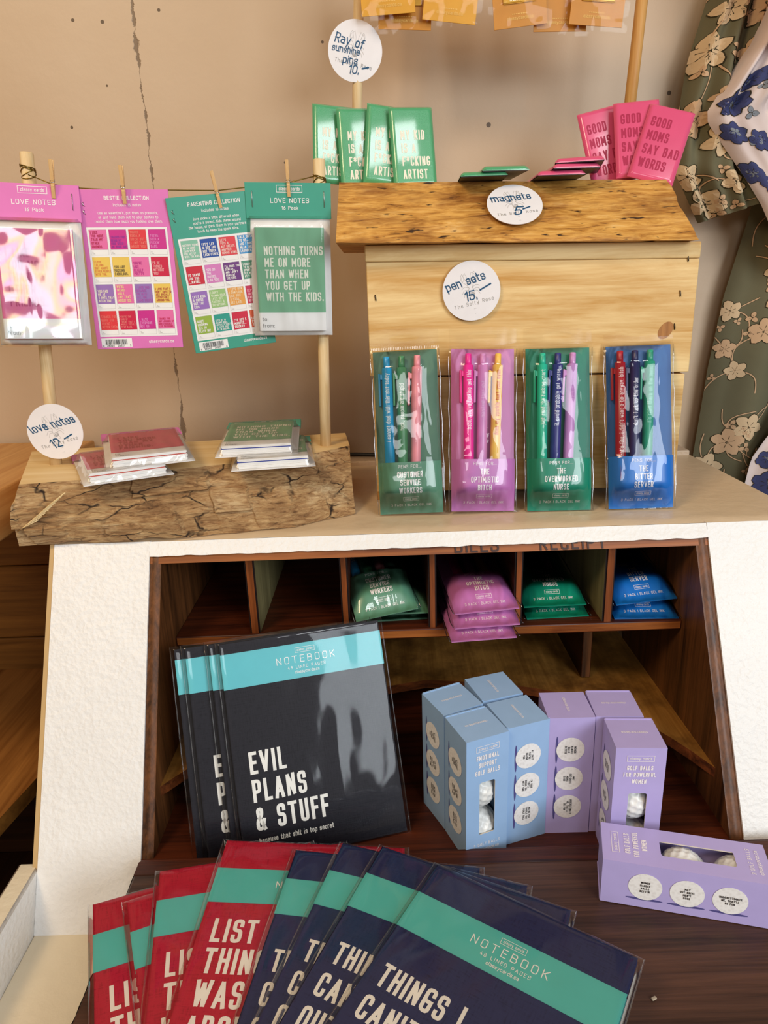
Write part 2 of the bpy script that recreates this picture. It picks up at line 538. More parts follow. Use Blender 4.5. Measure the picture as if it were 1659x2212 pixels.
class MB:
    def __init__(self):
        self.bm = bmesh.new()
        self.mats = []

    def mi(self, m):
        if m not in self.mats:
            self.mats.append(m)
        return self.mats.index(m)

    def face(self, pts, mat, smooth=False):
        vs = [self.bm.verts.new(p) for p in pts]
        try:
            fc = self.bm.faces.new(vs)
        except ValueError:
            return None
        fc.material_index = self.mi(mat)
        fc.smooth = smooth
        return fc

    def box(self, x0, x1, y0, y1, z0, z1, mat, bev=0.0, seg=2, M=None, fm=None):
        """fm: optional {'-x': mat, ...} per-side materials."""
        co = [(x, y, z) for z in (z0, z1) for y in (y0, y1) for x in (x0, x1)]
        vs = [self.bm.verts.new(M @ Vector(c) if M else c) for c in co]
        fs = []
        for nm, idx in (('-z', (0, 2, 3, 1)), ('+z', (4, 5, 7, 6)), ('-y', (0, 1, 5, 4)), ('+y', (2, 6, 7, 3)), ('-x', (0, 4, 6, 2)), ('+x', (1, 3, 7, 5))):
            fc = self.bm.faces.new([vs[i] for i in idx])
            fc.material_index = self.mi((fm or {}).get(nm, mat))
            fs.append(fc)
        if bev > 0:
            es = list({e for fc in fs for e in fc.edges})
            r = bmesh.ops.bevel(self.bm, geom=es, offset=bev, segments=seg, affect='EDGES', profile=.5)
            for fc in r['faces']:
                fc.smooth = True
        return self

    def grid(self, fn, nu, nv, mat, smooth=True, loopu=False):
        V = [[self.bm.verts.new(fn(i / nu, j / nv)) for i in range(nu + (0 if loopu else 1))] for j in range(nv + 1)]
        for j in range(nv):
            for i in range(nu):
                k = (i + 1) % len(V[0])
                fc = self.bm.faces.new([V[j][i], V[j][k], V[j + 1][k], V[j + 1][i]])
                fc.material_index = self.mi(mat)
                fc.smooth = smooth
        return self

    def tube(self, pts, r, mat, seg=12, caps=True, closed=False):
        pts = [Vector(p) for p in pts]
        n = len(pts)
        rr = r if isinstance(r, (list, tuple)) else [r] * n
        rings = []
        prev = None
        for i, p in enumerate(pts):
            if closed:
                d = (pts[(i + 1) % n] - pts[i - 1])
            else:
                d = (pts[min(i + 1, n - 1)] - pts[max(i - 1, 0)])
            d.normalize()
            if prev is None:
                a = d.cross(Vector((0, 0, 1)) if abs(d.z) < .9 else Vector((1, 0, 0))).normalized()
            else:
                a = (prev - d * prev.dot(d)).normalized()
            prev = a
            b = d.cross(a)
            rings.append([self.bm.verts.new(p + (a * math.cos(2 * math.pi * k / seg) + b * math.sin(2 * math.pi * k / seg)) * rr[i]) for k in range(seg)])
        for i in range(n if closed else n - 1):
            A, B = rings[i], rings[(i + 1) % n]
            for k in range(seg):
                fc = self.bm.faces.new([A[k], A[(k + 1) % seg], B[(k + 1) % seg], B[k]])
                fc.material_index = self.mi(mat)
                fc.smooth = True
        if caps and not closed:
            for ring, rev in ((rings[0], True), (rings[-1], False)):
                fc = self.bm.faces.new(list(reversed(ring)) if rev else ring)
                fc.material_index = self.mi(mat)
        return self

    def prism(self, outline, z0, z1, mat, side=None, M=None):
        """outline: list of (x, y), counter-clockwise."""
        lo = [self.bm.verts.new((M @ Vector((x, y, z0))) if M else (x, y, z0)) for x, y in outline]
        hi = [self.bm.verts.new((M @ Vector((x, y, z1))) if M else (x, y, z1)) for x, y in outline]
        n = len(outline)
        for vs, m in ((list(reversed(lo)), side or mat), (hi, mat)):
            fc = self.bm.faces.new(vs)
            fc.material_index = self.mi(m)
        for i in range(n):
            j = (i + 1) % n
            fc = self.bm.faces.new([lo[i], lo[j], hi[j], hi[i]])
            fc.material_index = self.mi(side or mat)
        return self

    def build(self, name, parent=None, M=None):
        bmesh.ops.recalc_face_normals(self.bm, faces=[f_ for f_ in self.bm.faces if f_.smooth or True][:0] or list(self.bm.faces)) if False else None
        me = bpy.data.meshes.new(name)
        self.bm.to_mesh(me)
        self.bm.free()
        for m in self.mats:
            me.materials.append(m)
        o = bpy.data.objects.new(name, me)
        COL.objects.link(o)
        if parent:
            o.parent = parent
        if M is not None:
            o.matrix_local = M
        return o


def tag(o, label, cat, group=None, kind=None):
    if label:
        o['label'] = label
    if cat:
        o['category'] = cat
    if group:
        o['group'] = group
    if kind:
        o['kind'] = kind
    return o


def thing(name, label, cat, group=None):
    o = bpy.data.objects.new(name, None)
    o.empty_display_size = 0.02
    COL.objects.link(o)
    return tag(o, label, cat, group)


def basis(C, yaw=0, lean=0, roll=0):
    """local x = right, y = up along the card, z = out of its face."""
    yaw, lean, roll = R(yaw), R(lean), R(roll)
    cy, sy, cl, sl = math.cos(yaw), math.sin(yaw), math.cos(lean), math.sin(lean)
    u = Vector((cy, sy, 0))
    back = Vector((-sy, cy, 0))
    v = Vector((0, 0, 1)) * cl + back * sl
    n = u.cross(v)
    c, s = math.cos(roll), math.sin(roll)
    u, v = u * c + v * s, v * c - u * s
    C = Vector(C)
    return Matrix(((u.x, v.x, n.x, C.x), (u.y, v.y, n.y, C.y), (u.z, v.z, n.z, C.z), (0, 0, 0, 1)))


def kids(o):
    return [c for c in bpy.data.objects if c.parent == o]


def copy_tree(o, M=None, label=None, parent=None):
    c = o.copy()
    COL.objects.link(c)
    if parent:
        c.parent = parent
    if label:
        c['label'] = label
    for k in kids(o):
        copy_tree(k, parent=c)
    if M is not None:
        c.matrix_world = M
    return c


def flatf(z):
    return lambda x, y: Vector((x, y, z))


def rough_edge(mb, amt, scale, seed=0):
    for v in mb.bm.verts:
        p = v.co * scale + Vector((seed, 0, 0))
        v.co += noise.noise_vector(p) * amt


# shared materials
WHITE = painted('white_brush_painted_wood', '#f3f1ee', scale=130, strength=.42)
CREAM = painted('cream_painted_ledge', '#eadcc0', scale=55, strength=.35)
SHELFTOP = painted('worn_cream_shelf_paint', '#dcc3a0', scale=40, strength=.25, rough=.35)
MAHOG_X = wood('red_brown_desk_wood_x', '#3d1f10', '#8a4a24', 0, 1.0, .4, .25)
RAILW = wood('orange_brown_rail_wood', '#66300f', '#a5602a', 0, 1.0, .42, .25, seed=3.3)
MAHOG_V = wood('orange_brown_divider_wood', '#57290f', '#965024', 2, 1.0, .42, .25, seed=3.9)
MAHOG_Z = wood('red_brown_desk_wood_z', '#372112', '#7a4b28', 2, 1.0, .4, .25, seed=4)
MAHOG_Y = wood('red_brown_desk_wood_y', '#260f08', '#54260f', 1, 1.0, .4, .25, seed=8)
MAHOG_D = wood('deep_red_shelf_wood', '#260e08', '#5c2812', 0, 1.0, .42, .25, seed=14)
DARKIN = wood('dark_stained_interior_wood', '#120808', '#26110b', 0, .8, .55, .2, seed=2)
OLDPLY = wood('grey_green_bare_panel', '#6e6440', '#8d8258', 2, 1.2, .6, .2, seed=5)
LOWSHELF = wood('worn_tan_lower_shelf', '#8a5a22', '#bd8640', 1, .8, .5, .25, stain='#5a3814', seed=6)
LIDWOOD = wood('dark_walnut_writing_surface', '#2b1a12', '#583a2c', 0, 1.3, .42, .4, seed=11, stretch=20)
PINE_X = wood('fresh_pine_board', '#c8954c', '#efcf94', 0, .7, .6, .4, knots=.10, seed=1.7, stretch=9)
PINE_EDGE = wood('orange_pine_end', '#a8722f', '#d39a4c', 2, 1.4, .6, .2, seed=3)
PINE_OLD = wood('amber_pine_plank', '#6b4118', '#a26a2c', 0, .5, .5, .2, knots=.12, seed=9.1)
PINE_Y = wood('warm_pine_grain_y', '#b87f42', '#d9a868', 1, .6, .5, .15, seed=2.2)
DOWEL = wood('birch_dowel', '#d8b680', '#ecd2a4', 2, 2.0, .55, .1, seed=7)
DOWEL_DARK = wood('oak_dowel', '#b8803f', '#d2a05c', 2, 2.0, .5, .1, seed=13)
PEGWOOD = wood('clothespin_wood', '#d0a368', '#e6c08a', 1, 3.0, .55, .1, seed=17)
STEEL = plain('bright_steel', '#c8c8c4', .3, .5, 1.0)
BRASS = plain('brass_wire', '#8d7434', .38, .5, 1.0)
PAPERW = plain('white_paper', '#f3f1ee', .6, .3)
PAGES = plain('notebook_pages', '#ded8cc', .7, .2)
BAG = film('clear_pack_film', .05, .5, 30, .7, base=.0)
BAGW = film('wrinkled_pack_film', .05, .9, 30, 1.0, base=.0, dist=.005)
BAGG = film('glaring_pack_film', .07, .5, 14, 2.0, base=.02, dist=.005, rainbow=True)
PINBAG = film('clear_pin_pack_film', .05, .5, 16, .3, base=.0, dist=.004)
SEAM = film('welded_film_seam', .12, .3, 30, 1.2, base=.16, dist=.003)
SLEEVE = film('clear_notebook_sleeve', .06, .4, 12, .65, base=.0, dist=.005)

# ------------------------------------------------------------------ the setting
wb = MB()
wb.box(-1.6, 1.6, 1.06, 1.12, -.76, 1.9, wall_material())
tag(wb.build('wall_back'), 'cream plaster wall with a long vertical crack', 'wall', kind='structure')
fb = MB()
fb.box(-2.2, 2.2, -2.4, 1.12, -.80, -.76, wood('floor_boards', '#4a3526', '#6f5540', 1, .4, .5, .1))
tag(fb.build('floor'), 'brown board floor under the desk', 'floor', kind='structure')
tb = MB()
tb.box(-.345, .455, 1.004, 1.06, .20, .2885, painted('cream_trim_paint', '#cdb59a'), .002)
tag(tb.build('trim_1'), 'cream ledge strip along the foot of the wall', 'trim', kind='structure')
cb = MB()
cb.tube([(-.36 + .02 * i, 1.03 + .006 * math.sin(i * .9), .2925 + .0007 * math.sin(i)) for i in range(22)], .0028, plain('black_cable_rubber', '#1c1712', .5), 8)
tag(cb.build('cable'), 'thin black cable along the ledge between log slab and pine box', 'cable')

# ------------------------------------------------------------------ the desk
desk = thing('writing_desk', 'white painted slant-front desk with brown pigeonholes and dark writing surface', 'desk')
desk.location = (0, 0, 0)
SL = .53                                           # run of the slanted face per unit height


def yf(z):                                         # y of the slanted front face at height z
    return .7026 + SL * (z - .2793)


ST = .2815
b = MB()                                           # top shelf board
b.grid(lambda u, v: Vector((-.3575 + .8125 * u, .7035 + .0 + (.3005) * v, ST - (.0025 * (1 - min(1, v / .04)) ** 2) + .0007 * noise.noise(Vector((u * 40, v * 60, 1))) * (1 if v < .12 else .2))), 90, 40, SHELFTOP)
b.box(-.3575, .455, .7045, 1.004, .268, ST - .003, SHELFTOP)
b.build('shelf_top', desk)
b = MB()                                           # white lip along the shelf front


def lip(u, v):
    x = -.2504 + .5935 * u
    z = .2795 - .0135 * v
    w_ = .0016 * noise.noise(Vector((x * 60, 0, 3))) * v
    return Vector((x, yf(z) - .0022 + .001 * math.cos(v * 3.1), z + w_))


b.grid(lip, 120, 6, WHITE)
b.build('front_lip', desk)
for sgn, xi, xo in ((-1, -.2504, -.352), (1, .3431, .452)):
    b = MB()
    zb = -.057

    def post(u, v, xi=xi, xo=xo):
        z = .2800 + (zb - .2800) * v
        x = xi + (xo - xi) * u
        bul = .0006 * noise.noise(Vector((x * 50, z * 50, 0)))
        return Vector((x, yf(z) - .002 + bul, z))
    b.grid(post, 24, 70, WHITE)
    for xa, mt in ((xi, WHITE), (xo, WHITE)):
        b.face([Vector((xa, yf(.28) - .002, .28)), Vector((xa, yf(zb) - .002, zb)), Vector((xa, yf(zb) + .03, zb)), Vector((xa, yf(.28) + .03, .28))], mt)
    po = b.build('face_post', desk)
    b = MB()                                       # bare wood edge of the face board
    x2 = xo + sgn * .0055
    b.grid(lambda u, v: Vector((xo + (x2 - xo) * u, yf(.28 + (-.02 - .28) * v) - .0005, .28 + (-.02 - .28) * v)), 2, 30, plain('bare_board_edge', '#c9a671', .6))
    b.build('board_edge', po)
    b = MB()                                       # side panel of the desk
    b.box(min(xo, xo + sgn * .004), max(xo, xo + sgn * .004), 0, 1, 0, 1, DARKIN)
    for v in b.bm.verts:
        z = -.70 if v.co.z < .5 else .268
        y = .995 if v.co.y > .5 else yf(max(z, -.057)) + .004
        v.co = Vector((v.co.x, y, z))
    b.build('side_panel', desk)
# top rail with the faded stencilled words
b = MB()


def railf(x, y):
    return Vector((x, yf(.2665 + y) - .0007 - .0003, .2665 + y))


b.grid(lambda u, v: Vector((-.2504 + .5935 * u, yf(.2665 - .0085 * v), .2665 - .0085 * v)), 40, 2, RAILW)
b.face([(-.2504, yf(.258), .258), (.3431, yf(.258), .258), (.3431, yf(.258) + .015, .258), (-.2504, yf(.258) + .015, .258)], MAHOG_X)
STEN = ink('#3a1c10')
put(b, 'BILLS', .0735, -.0075, .0125, STEN, lambda x, y: railf(x, min(y, -.0002)), w=1.3, sw=.15, track=.25)
put(b, 'RECEIPT', .1640, -.0078, .0125, STEN, lambda x, y: railf(x, min(y, -.0002)), w=1.2, sw=.15, track=.28)
b.build('top_rail', desk)
for xi, xw in ((-.2504, -.2385), (.3431, .3300)):  # inner trim on both sides
    b = MB()
    x0, x1 = min(xi, xw), max(xi, xw)
    n = 24
    for (xa, ya, xb_, yb) in ((xi, .0, xw, .0), (xw, .0, xw, .30)):
        b.grid(lambda u, v: Vector((xa + (xb_ - xa) * u, min(.99, yf(.268 - .275 * v) + .0005 + (ya + (yb - ya) * u) * (1 if yb else 0) - (.0012 if (yb == 0 and .3 < u < .75) else 0)), .268 - .275 * v)), 6, n, MAHOG_Z)
    b.build('inner_trim', desk)
b = MB()                                           # dark cavity behind: back, ceiling, floor
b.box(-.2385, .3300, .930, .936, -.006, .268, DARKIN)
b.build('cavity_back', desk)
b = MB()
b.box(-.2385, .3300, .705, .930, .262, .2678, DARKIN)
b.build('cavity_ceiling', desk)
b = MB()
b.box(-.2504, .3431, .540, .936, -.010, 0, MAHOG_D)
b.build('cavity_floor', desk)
PSZ = .1640
b = MB()                                           # pigeonhole shelf
b.box(-.2385, .3300, .705, .930, PSZ - .0115, PSZ, MAHOG_D, .0015, fm={'-y': RAILW})
b.build('pigeonhole_shelf', desk)
for i, x in enumerate((-.149, -.0465, .0505, .146, .2465)):
    side = {0: '+x', 4: '-x'}.get(i)
    b = MB()
    hw = .0055 if i in (0, 4) else .0046
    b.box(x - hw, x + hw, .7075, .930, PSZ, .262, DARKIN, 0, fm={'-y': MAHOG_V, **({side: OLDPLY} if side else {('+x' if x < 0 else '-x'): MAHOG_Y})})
    es = [e for e in b.bm.edges if all(abs(v.co.y - .7075) < 1e-6 for v in e.verts) and abs(e.verts[0].co.x - e.verts[1].co.x) < 1e-6]
    bmesh.ops.bevel(b.bm, geom=es, offset=.0018, segments=2, affect='EDGES')
    b.build('pigeonhole_divider', desk)
# lower shelf with a deep curved cut-out
b = MB()
top = []
N = 48
for i in range(N + 1):
    u = i / N
    x = -.2385 + .5685 * u
    d = min(u, 1 - u) * .5685
    yy = .598 + .205 * (1 - math.exp(-d / (.15 - .07 * u)))
    top.append((x, yy))
outl = top + [(.33, .929), (-.2385, .929)]
b.prism(outl, .0385, .050, LOWSHELF, side=MAHOG_X)
b.build('lower_shelf', desk)
b = MB()
b.box(.2425, .2545, .778, .925, .0505, PSZ - .0117, MAHOG_Y, .001, fm={'-y': MAHOG_Z})
b.build('lower_divider', desk)
# fold-down writing surface
LZ = .0150
b = MB()
b.box(-.2445, .405, .165, .5355, -.018, LZ, LIDWOOD, .002)
b.build('writing_lid', desk)
b = MB()
b.box(-.2445, .405, .5358, .5395, -.018, LZ - .0012, MAHOG_D, .001)
b.box(-.2445, .405, .5190, .5352, LZ - .001, LZ + .0006, MAHOG_D, .0005)
b.build('lid_batten', desk)
b = MB()                                           # cream ledge beside and under the lid
b.box(-.352, .452, .165, yf(-.057), -.075, -.057, CREAM, .001)
b.build('side_ledge', desk)
b = MB()
b.grid(lambda u, v: Vector((-.2450 - .0022 * abs(noise.noise(Vector((v * 30, 2, 0)))) * (u > .01), .165 + .372 * v, -.018 + .031 * u)), 3, 50, plain('worn_lid_edge', '#3a2718', .7))
b.build('lid_edge', desk)
b = MB()                                           # raised side rail on the left
b.box(-.3735, -.3522, .165, .52, -.075, -.0035, WHITE, .0025, fm={'+z': CREAM})
for v in b.bm.verts:
    if v.co.y > .4:
        v.co.y = yf(v.co.z) + .004
b.build('side_rail', desk)
b = MB()
b.box(.4522, .4715, .165, yf(-.057) + .004, -.075, -.0055, WHITE, .0025)
b.build('side_rail', desk)
b = MB()
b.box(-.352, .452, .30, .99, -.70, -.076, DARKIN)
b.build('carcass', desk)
for x in (-.33, .43):
    for y in (.33, .96):
        b = MB()
        b.box(x - .02, x + .02, y - .02, y + .02, -.76, -.70, MAHOG_Z, .003)
        b.build('foot', desk)

# ------------------------------------------------------------------ pine cabinet at the left
cab = thing('pine_cabinet', 'open pine shelf unit left of the white desk, under the log slab end', 'cabinet')
b = MB()
b.box(-1.15, -.437, .60, 1.05, .268, .325, PINE_Y, .003)
b.build('cabinet_top', cab)
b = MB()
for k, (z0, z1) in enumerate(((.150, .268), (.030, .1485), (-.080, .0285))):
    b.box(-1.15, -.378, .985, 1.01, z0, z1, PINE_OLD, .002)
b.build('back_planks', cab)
b = MB()
b.prism([(-1.15, .42), (-.4770, .42), (-.4436, .649), (-.4326, .7235), (-.394, .984), (-1.15, .984)], -.045, -.025, wood('amber_pine_shelf', '#7d4a1c', '#b5793a', 1, .5, .5, .2, seed=31), side=PINE_OLD)
b.build('cabinet_shelf', cab)
b = MB()
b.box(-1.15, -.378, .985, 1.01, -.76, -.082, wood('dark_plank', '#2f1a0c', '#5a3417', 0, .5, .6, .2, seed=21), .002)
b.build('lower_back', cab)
b = MB()
b.box(-1.15, -1.12, .52, .984, -.76, .268, PINE_OLD, .002)
b.build('cabinet_side', cab)
b = MB()
b.box(-1.12, -.40, .40, .984, -.40, -.38, wood('dark_plank_floor', '#2f1a0c', '#5a3417', 1, .5, .6, .2, seed=22), .002)
b.build('cabinet_base', cab)

# ------------------------------------------------------------------ log slab with dowels and wire


def bark_material():
    m, t, bs = nt_new('weathered_log_face')
    v = coords(t, (48, 120, 300), rot=(0, R(-6), 0))
    n1 = node(t, 'ShaderNodeTexNoise', Scale=1.0, Detail=8.0, Roughness=0.72, Distortion=0.9)
    t.links.new(v, n1.inputs['Vector'])
    v2 = coords(t, (16, 16, 34), rot=(0, R(-5), 0))
    n2 = node(t, 'ShaderNodeTexNoise', Scale=1.0, Detail=5.0, Roughness=0.6)
    t.links.new(v2, n2.inputs['Vector'])
    c1 = ramp(t, n1.outputs['Fac'], [(0.32, srgb('#644a2e')), (0.44, srgb('#b8946a')), (0.58, srgb('#dcbf92')), (0.78, srgb('#eed9b4'))])
    c2 = ramp(t, n2.outputs['Fac'], [(0.32, srgb('#a98a66')), (0.50, srgb('#e2cfb4')), (0.66, srgb('#ffffff')), (0.74, srgb('#ffe2a0'))])
    mx = node(t, 'ShaderNodeMixRGB', blend_type='MULTIPLY')
    mx.inputs['Fac'].default_value = .8
    t.links.new(c1, mx.inputs['Color1'])
    t.links.new(c2, mx.inputs['Color2'])
    tc = coords(t, (1, 1, 1))
    wn = node(t, 'ShaderNodeTexNoise', Scale=30.0, Detail=3.0)
    t.links.new(tc, wn.inputs['Vector'])
    wm = node(t, 'ShaderNodeVectorMath', operation='SCALE')
    t.links.new(wn.outputs['Color'], wm.inputs[0])
    wm.inputs['Scale'].default_value = .9
    v3 = coords(t, (19, 19, 62), rot=(0, R(-5), 0))
    wa = node(t, 'ShaderNodeVectorMath', operation='ADD')
    t.links.new(v3, wa.inputs[0])
    t.links.new(wm.outputs[0], wa.inputs[1])
    vo = node(t, 'ShaderNodeTexVoronoi', Scale=1.0, feature='DISTANCE_TO_EDGE', distance='CHEBYCHEV') if False else node(t, 'ShaderNodeTexVoronoi', Scale=1.0, feature='DISTANCE_TO_EDGE')
    vo.inputs['Randomness'].default_value = .9
    t.links.new(wa.outputs[0], vo.inputs['Vector'])
    cr = ramp(t, vo.outputs['Distance'], [(0.008, (1, 1, 1)), (0.035, (0, 0, 0))])
    n4 = node(t, 'ShaderNodeTexNoise', Scale=32.0, Detail=2.0)
    t.links.new(tc, n4.inputs['Vector'])
    gate = ramp(t, n4.outputs['Fac'], [(0.46, (0, 0, 0)), (0.60, (1, 1, 1))])
    cm = node(t, 'ShaderNodeMixRGB', blend_type='MULTIPLY')
    cm.inputs['Fac'].default_value = 1
    t.links.new(cr, cm.inputs['Color1'])
    t.links.new(gate, cm.inputs['Color2'])
    mx2 = node(t, 'ShaderNodeMixRGB')
    t.links.new(cm.outputs['Color'], mx2.inputs['Fac'])
    t.links.new(mx.outputs['Color'], mx2.inputs['Color1'])
    mx2.inputs['Color2'].default_value = srgb('#2f1e10')
    t.links.new(mx2.outputs['Color'], bs.inputs['Base Color'])
    bs.inputs['Roughness'].default_value = .75
    p = bump(t, None, n1.outputs['Fac'], .8, .004)
    iv = node(t, 'ShaderNodeMath', operation='SUBTRACT')
    iv.inputs[0].default_value = 1
    t.links.new(cm.outputs['Color'], iv.inputs[1])
    bump(t, bs, iv.outputs[0], .6, .004, p)
    return m


BARK = bark_material()
SLABTOP = wood('sawn_slab_top', '#dcb877', '#f0d5a2', 0, .6, .6, .15, seed=5.5)
TZ = .345
ft = [(-.382, .710), (-.350, .716), (-.317, .722), (-.265, .741), (-.213, .761), (-.165, .776), (-.121, .793), (-.082, .812), (-.060, .832), (-.040, .852)]
fbm = [(-.386, .694), (-.352, .697), (-.310, .697), (-.261, .697), (-.190, .708), (-.140, .717), (-.097, .727), (-.065, .750), (-.045, .760), (-.033, .767)]


def lerp_poly(P, u):
    k = u * (len(P) - 1)
    i = min(int(k), len(P) - 2)
    a, c = P[i], P[i + 1]
    f = k - i
    return Vector((a[0] + (c[0] - a[0]) * f, a[1] + (c[1] - a[1]) * f))


slab = thing('log_slab', 'chunky log slab with rough weathered front and two tall dowels', 'log slab')
b = MB()


def slabface(u, v):
    a, c = lerp_poly(ft, u), lerp_poly(fbm, u)
    q = a + (c - a) * v
    bulge = .010 * math.sin(math.pi * v)
    z = TZ + (.2822 - TZ) * v
    w_ = math.sin(math.pi * min(1, max(0, v))) ** .5
    # chipped blocky shakes
    cell = noise.cell(Vector((q.x * 26 + z * 9, 3, z * 46)))
    n1 = noise.noise(Vector((q.x * 30, z * 160, 1.7)))
    n2 = noise.noise(Vector((q.x * 9, z * 14, 5)))
    dy = -bulge + w_ * (.0055 * (cell - .5) + .0022 * n1 + .006 * n2)
    if v > .86:
        z += .006 * (v - .86) / .14 * max(0, noise.noise(Vector((q.x * 26, 0, 9))))
    return Vector((q.x + .0015 * n1 * (u > 0) * (u < 1), q.y + dy, z))


NU, NV = 170, 34
b.grid(slabface, NU, NV, BARK, smooth=False)
bt = [(-.449, .880), (-.30, .905), (-.15, .922), (-.049, .935)]
b.grid(lambda u, v: Vector((*(Vector(slabface(u, 0)[:2]) * (1 - v) + lerp_poly(bt, u) * v), TZ)), NU, 4, SLABTOP)
b.grid(lambda u, v: Vector((*(Vector(slabface(u, 1)[:2]) * (1 - v) + lerp_poly(bt, u) * v), .2822 + (slabface(u, 1).z - .2822) * (1 - v))), NU, 2, SLABTOP)
b.grid(lambda u, v: Vector((*lerp_poly(bt, u), TZ + (.2822 - TZ) * v)), 6, 2, SLABTOP)
for uu in (0, 1):
    b.grid(lambda u, v: slabface(uu, v) * (1 - u) + Vector((*lerp_poly(bt, uu), TZ + (.2822 - TZ) * v)) * u, 4, NV, SLABTOP)
b.build('slab_body', slab)
b = MB()
for k in range(9):                                 # loose torn fibres at the left end
    a0 = Vector((-.382 + .004 * k, .690, .300 + .002 * k))
    b.tube([a0, a0 + Vector((.010, -.006, .006 + .001 * k)), a0 + Vector((.026, -.004, .013 + .0015 * k))], .0006, SLABTOP, 5)
b.build('loose_fibres', slab)
DL0, DL1 = Vector((-.384, .803, TZ)), Vector((-.3605, .810, .6765))
DR0, DR1 = Vector((-.070, .857, TZ)), Vector((-.0585, .852, .6680))
for p0, p1, r in ((DL0, DL1, .0068), (DR0, DR1, .0066)):
    b = MB()
    d = (p1 - p0)
    b.tube([p0 - d * .02, p0 + d * .3, p0 + d * .6, p1 - d * .004, p1], [r, r, r, r, r * .9], DOWEL, 20)
    b.build('dowel', slab)


def wy(x):
    return .803 + (x + .358) * .158 - .0062


wp0 = [(-.356, .653), (-.332, .643), (-.309, .639), (-.261, .635), (-.213, .634), (-.162, .632), (-.118, .635), (-.089, .637), (-.057, .643)]
wpts = []
for x, z in wp0:
    y2 = wy(x) / .795
    wpts.append(Vector((x * y2, .795 * y2, CAMZ + (z - CAMZ) * y2)))
b = MB()
b.tube(wpts, .0006, BRASS, 6)
for (c0, zc, r) in ((DL0.lerp(DL1, .945), .655, .0072), (DR0.lerp(DR1, .93), .645, .0070)):
    for k in range(5):
        ph = k * 1.3
        b.tube([c0 + Vector((r * math.cos(a), r * math.sin(a), .0035 * math.sin(a + ph) + .0022 * (k - 2))) for a in [2 * math.pi * i / 18 for i in range(18)]], .00055, BRASS, 5, closed=True)
b.build('wire', slab)

# ------------------------------------------------------------------ love-note packs
PINKH, GREENH = card('#e377bd'), card('#3fa088')
WI, PI_ = ink('#fbf3f0'), None
LW, LH = .0935, .1645


def love_front(main, dark_edge, note_text, note_card, note_ink, label, extra):
    """front of a pack: folded header, clear bag, sheaf of notes."""
    t = thing('love_note_pack', label, 'card pack', 'love note packs')
    w2, h2 = LW / 2, LH / 2
    hh = .0365                                     # header height
    b = MB()                                       # folded header
    b.box(-w2, w2, h2 - hh, h2, .0016, .0022, main, .0004)
    b.box(-w2, w2, h2 - hh, h2, -.0022, -.0016, main, .0004)
    b.box(-w2, w2, h2 - .0007, h2, -.0016, .0016, main)
    f = flatf(.0024)
    maker_mark(b, .0015, h2 - .0062, .0068, WI, f)
    put(b, 'LOVE NOTES', .0015, h2 - .0205, .0050, WI, f, w=1.35, sw=.13, al='c', track=.2)
    put(b, '16 Pack', .0015, h2 - .0272, .0036, WI, f, w=1.25, sw=.14, al='c', track=.2)
    hd = b.build('header_card', t)
    for sx in (-1, 1):                             # staples
        b = MB()
        b.tube([(sx * (w2 - .0075), h2 - .0085, .0022), (sx * (w2 - .0075), h2 - .0087, .0030), (sx * (w2 - .0074), h2 - .0245, .0030), (sx * (w2 - .0074), h2 - .0247, .0022)], .00035, STEEL, 6)
        b.build('staple', hd)
    nb = MB()                                      # backing and sheaf of cards
    nb.box(-w2 + .0015, w2 - .0015, -h2 + .002, h2 - hh + .006, -.0006, 0, PAPERW)
    for k in range(10):
        jx, jy = rnd.uniform(-.0008, .0008), rnd.uniform(-.0006, .0006)
        nb.box(-.0380 + jx, .0380 + jx, -h2 + .0079 + jy, -h2 + .1187 + jy, .0003 + k * .00095, .0011 + k * .00095, PAPERW if k != 7 else dark_edge)
    nb.build('card_sheaf', t)
    b = MB()                                       # top note
    zt = .0105
    b.box(-.0380, .0380, -h2 + .0079, -h2 + .1187, zt - .0008, zt, PAPERW, 0)
    f = flatf(zt + .0002)
    y0 = -h2 + .0285
    rectf(b, -.0380, y0, .0380, -h2 + .1187, note_card, f)
    f2 = flatf(zt + .0004)
    put(b, note_text, -.0290, h2 - .0745, .0096, note_ink, f2, w=.68, sw=.15, track=.12, lead=1.28)
    gi = ink('#8d8a88')
    put(b, 'to:\nfrom:', -.0345, -h2 + .0190, .0042, gi, f2, w=1.2, sw=.12, track=.2, lead=1.7)
    b.build('top_note', t)
    b = MB()                                       # clear bag, puffed over the notes

    def bagf(u, v):
        x = -w2 + LW * u
        y = -h2 + (LH - hh + .003) * v
        ex = min(1, (.5 - abs(u - .5)) / .10)
        ey = min(1, v / .045, (1 - v) / .07 + .18)
        z = .0012 + .0108 * (ex * ex * (3 - 2 * ex)) * max(0, ey)
        z += .0006 * noise.noise(Vector((x * 70, y * 45, extra)))
        return Vector((x, y, z))
    b.grid(bagf, 30, 44, BAGG if extra > 1 else BAG)
    b.build('clear_bag', t)
    return t


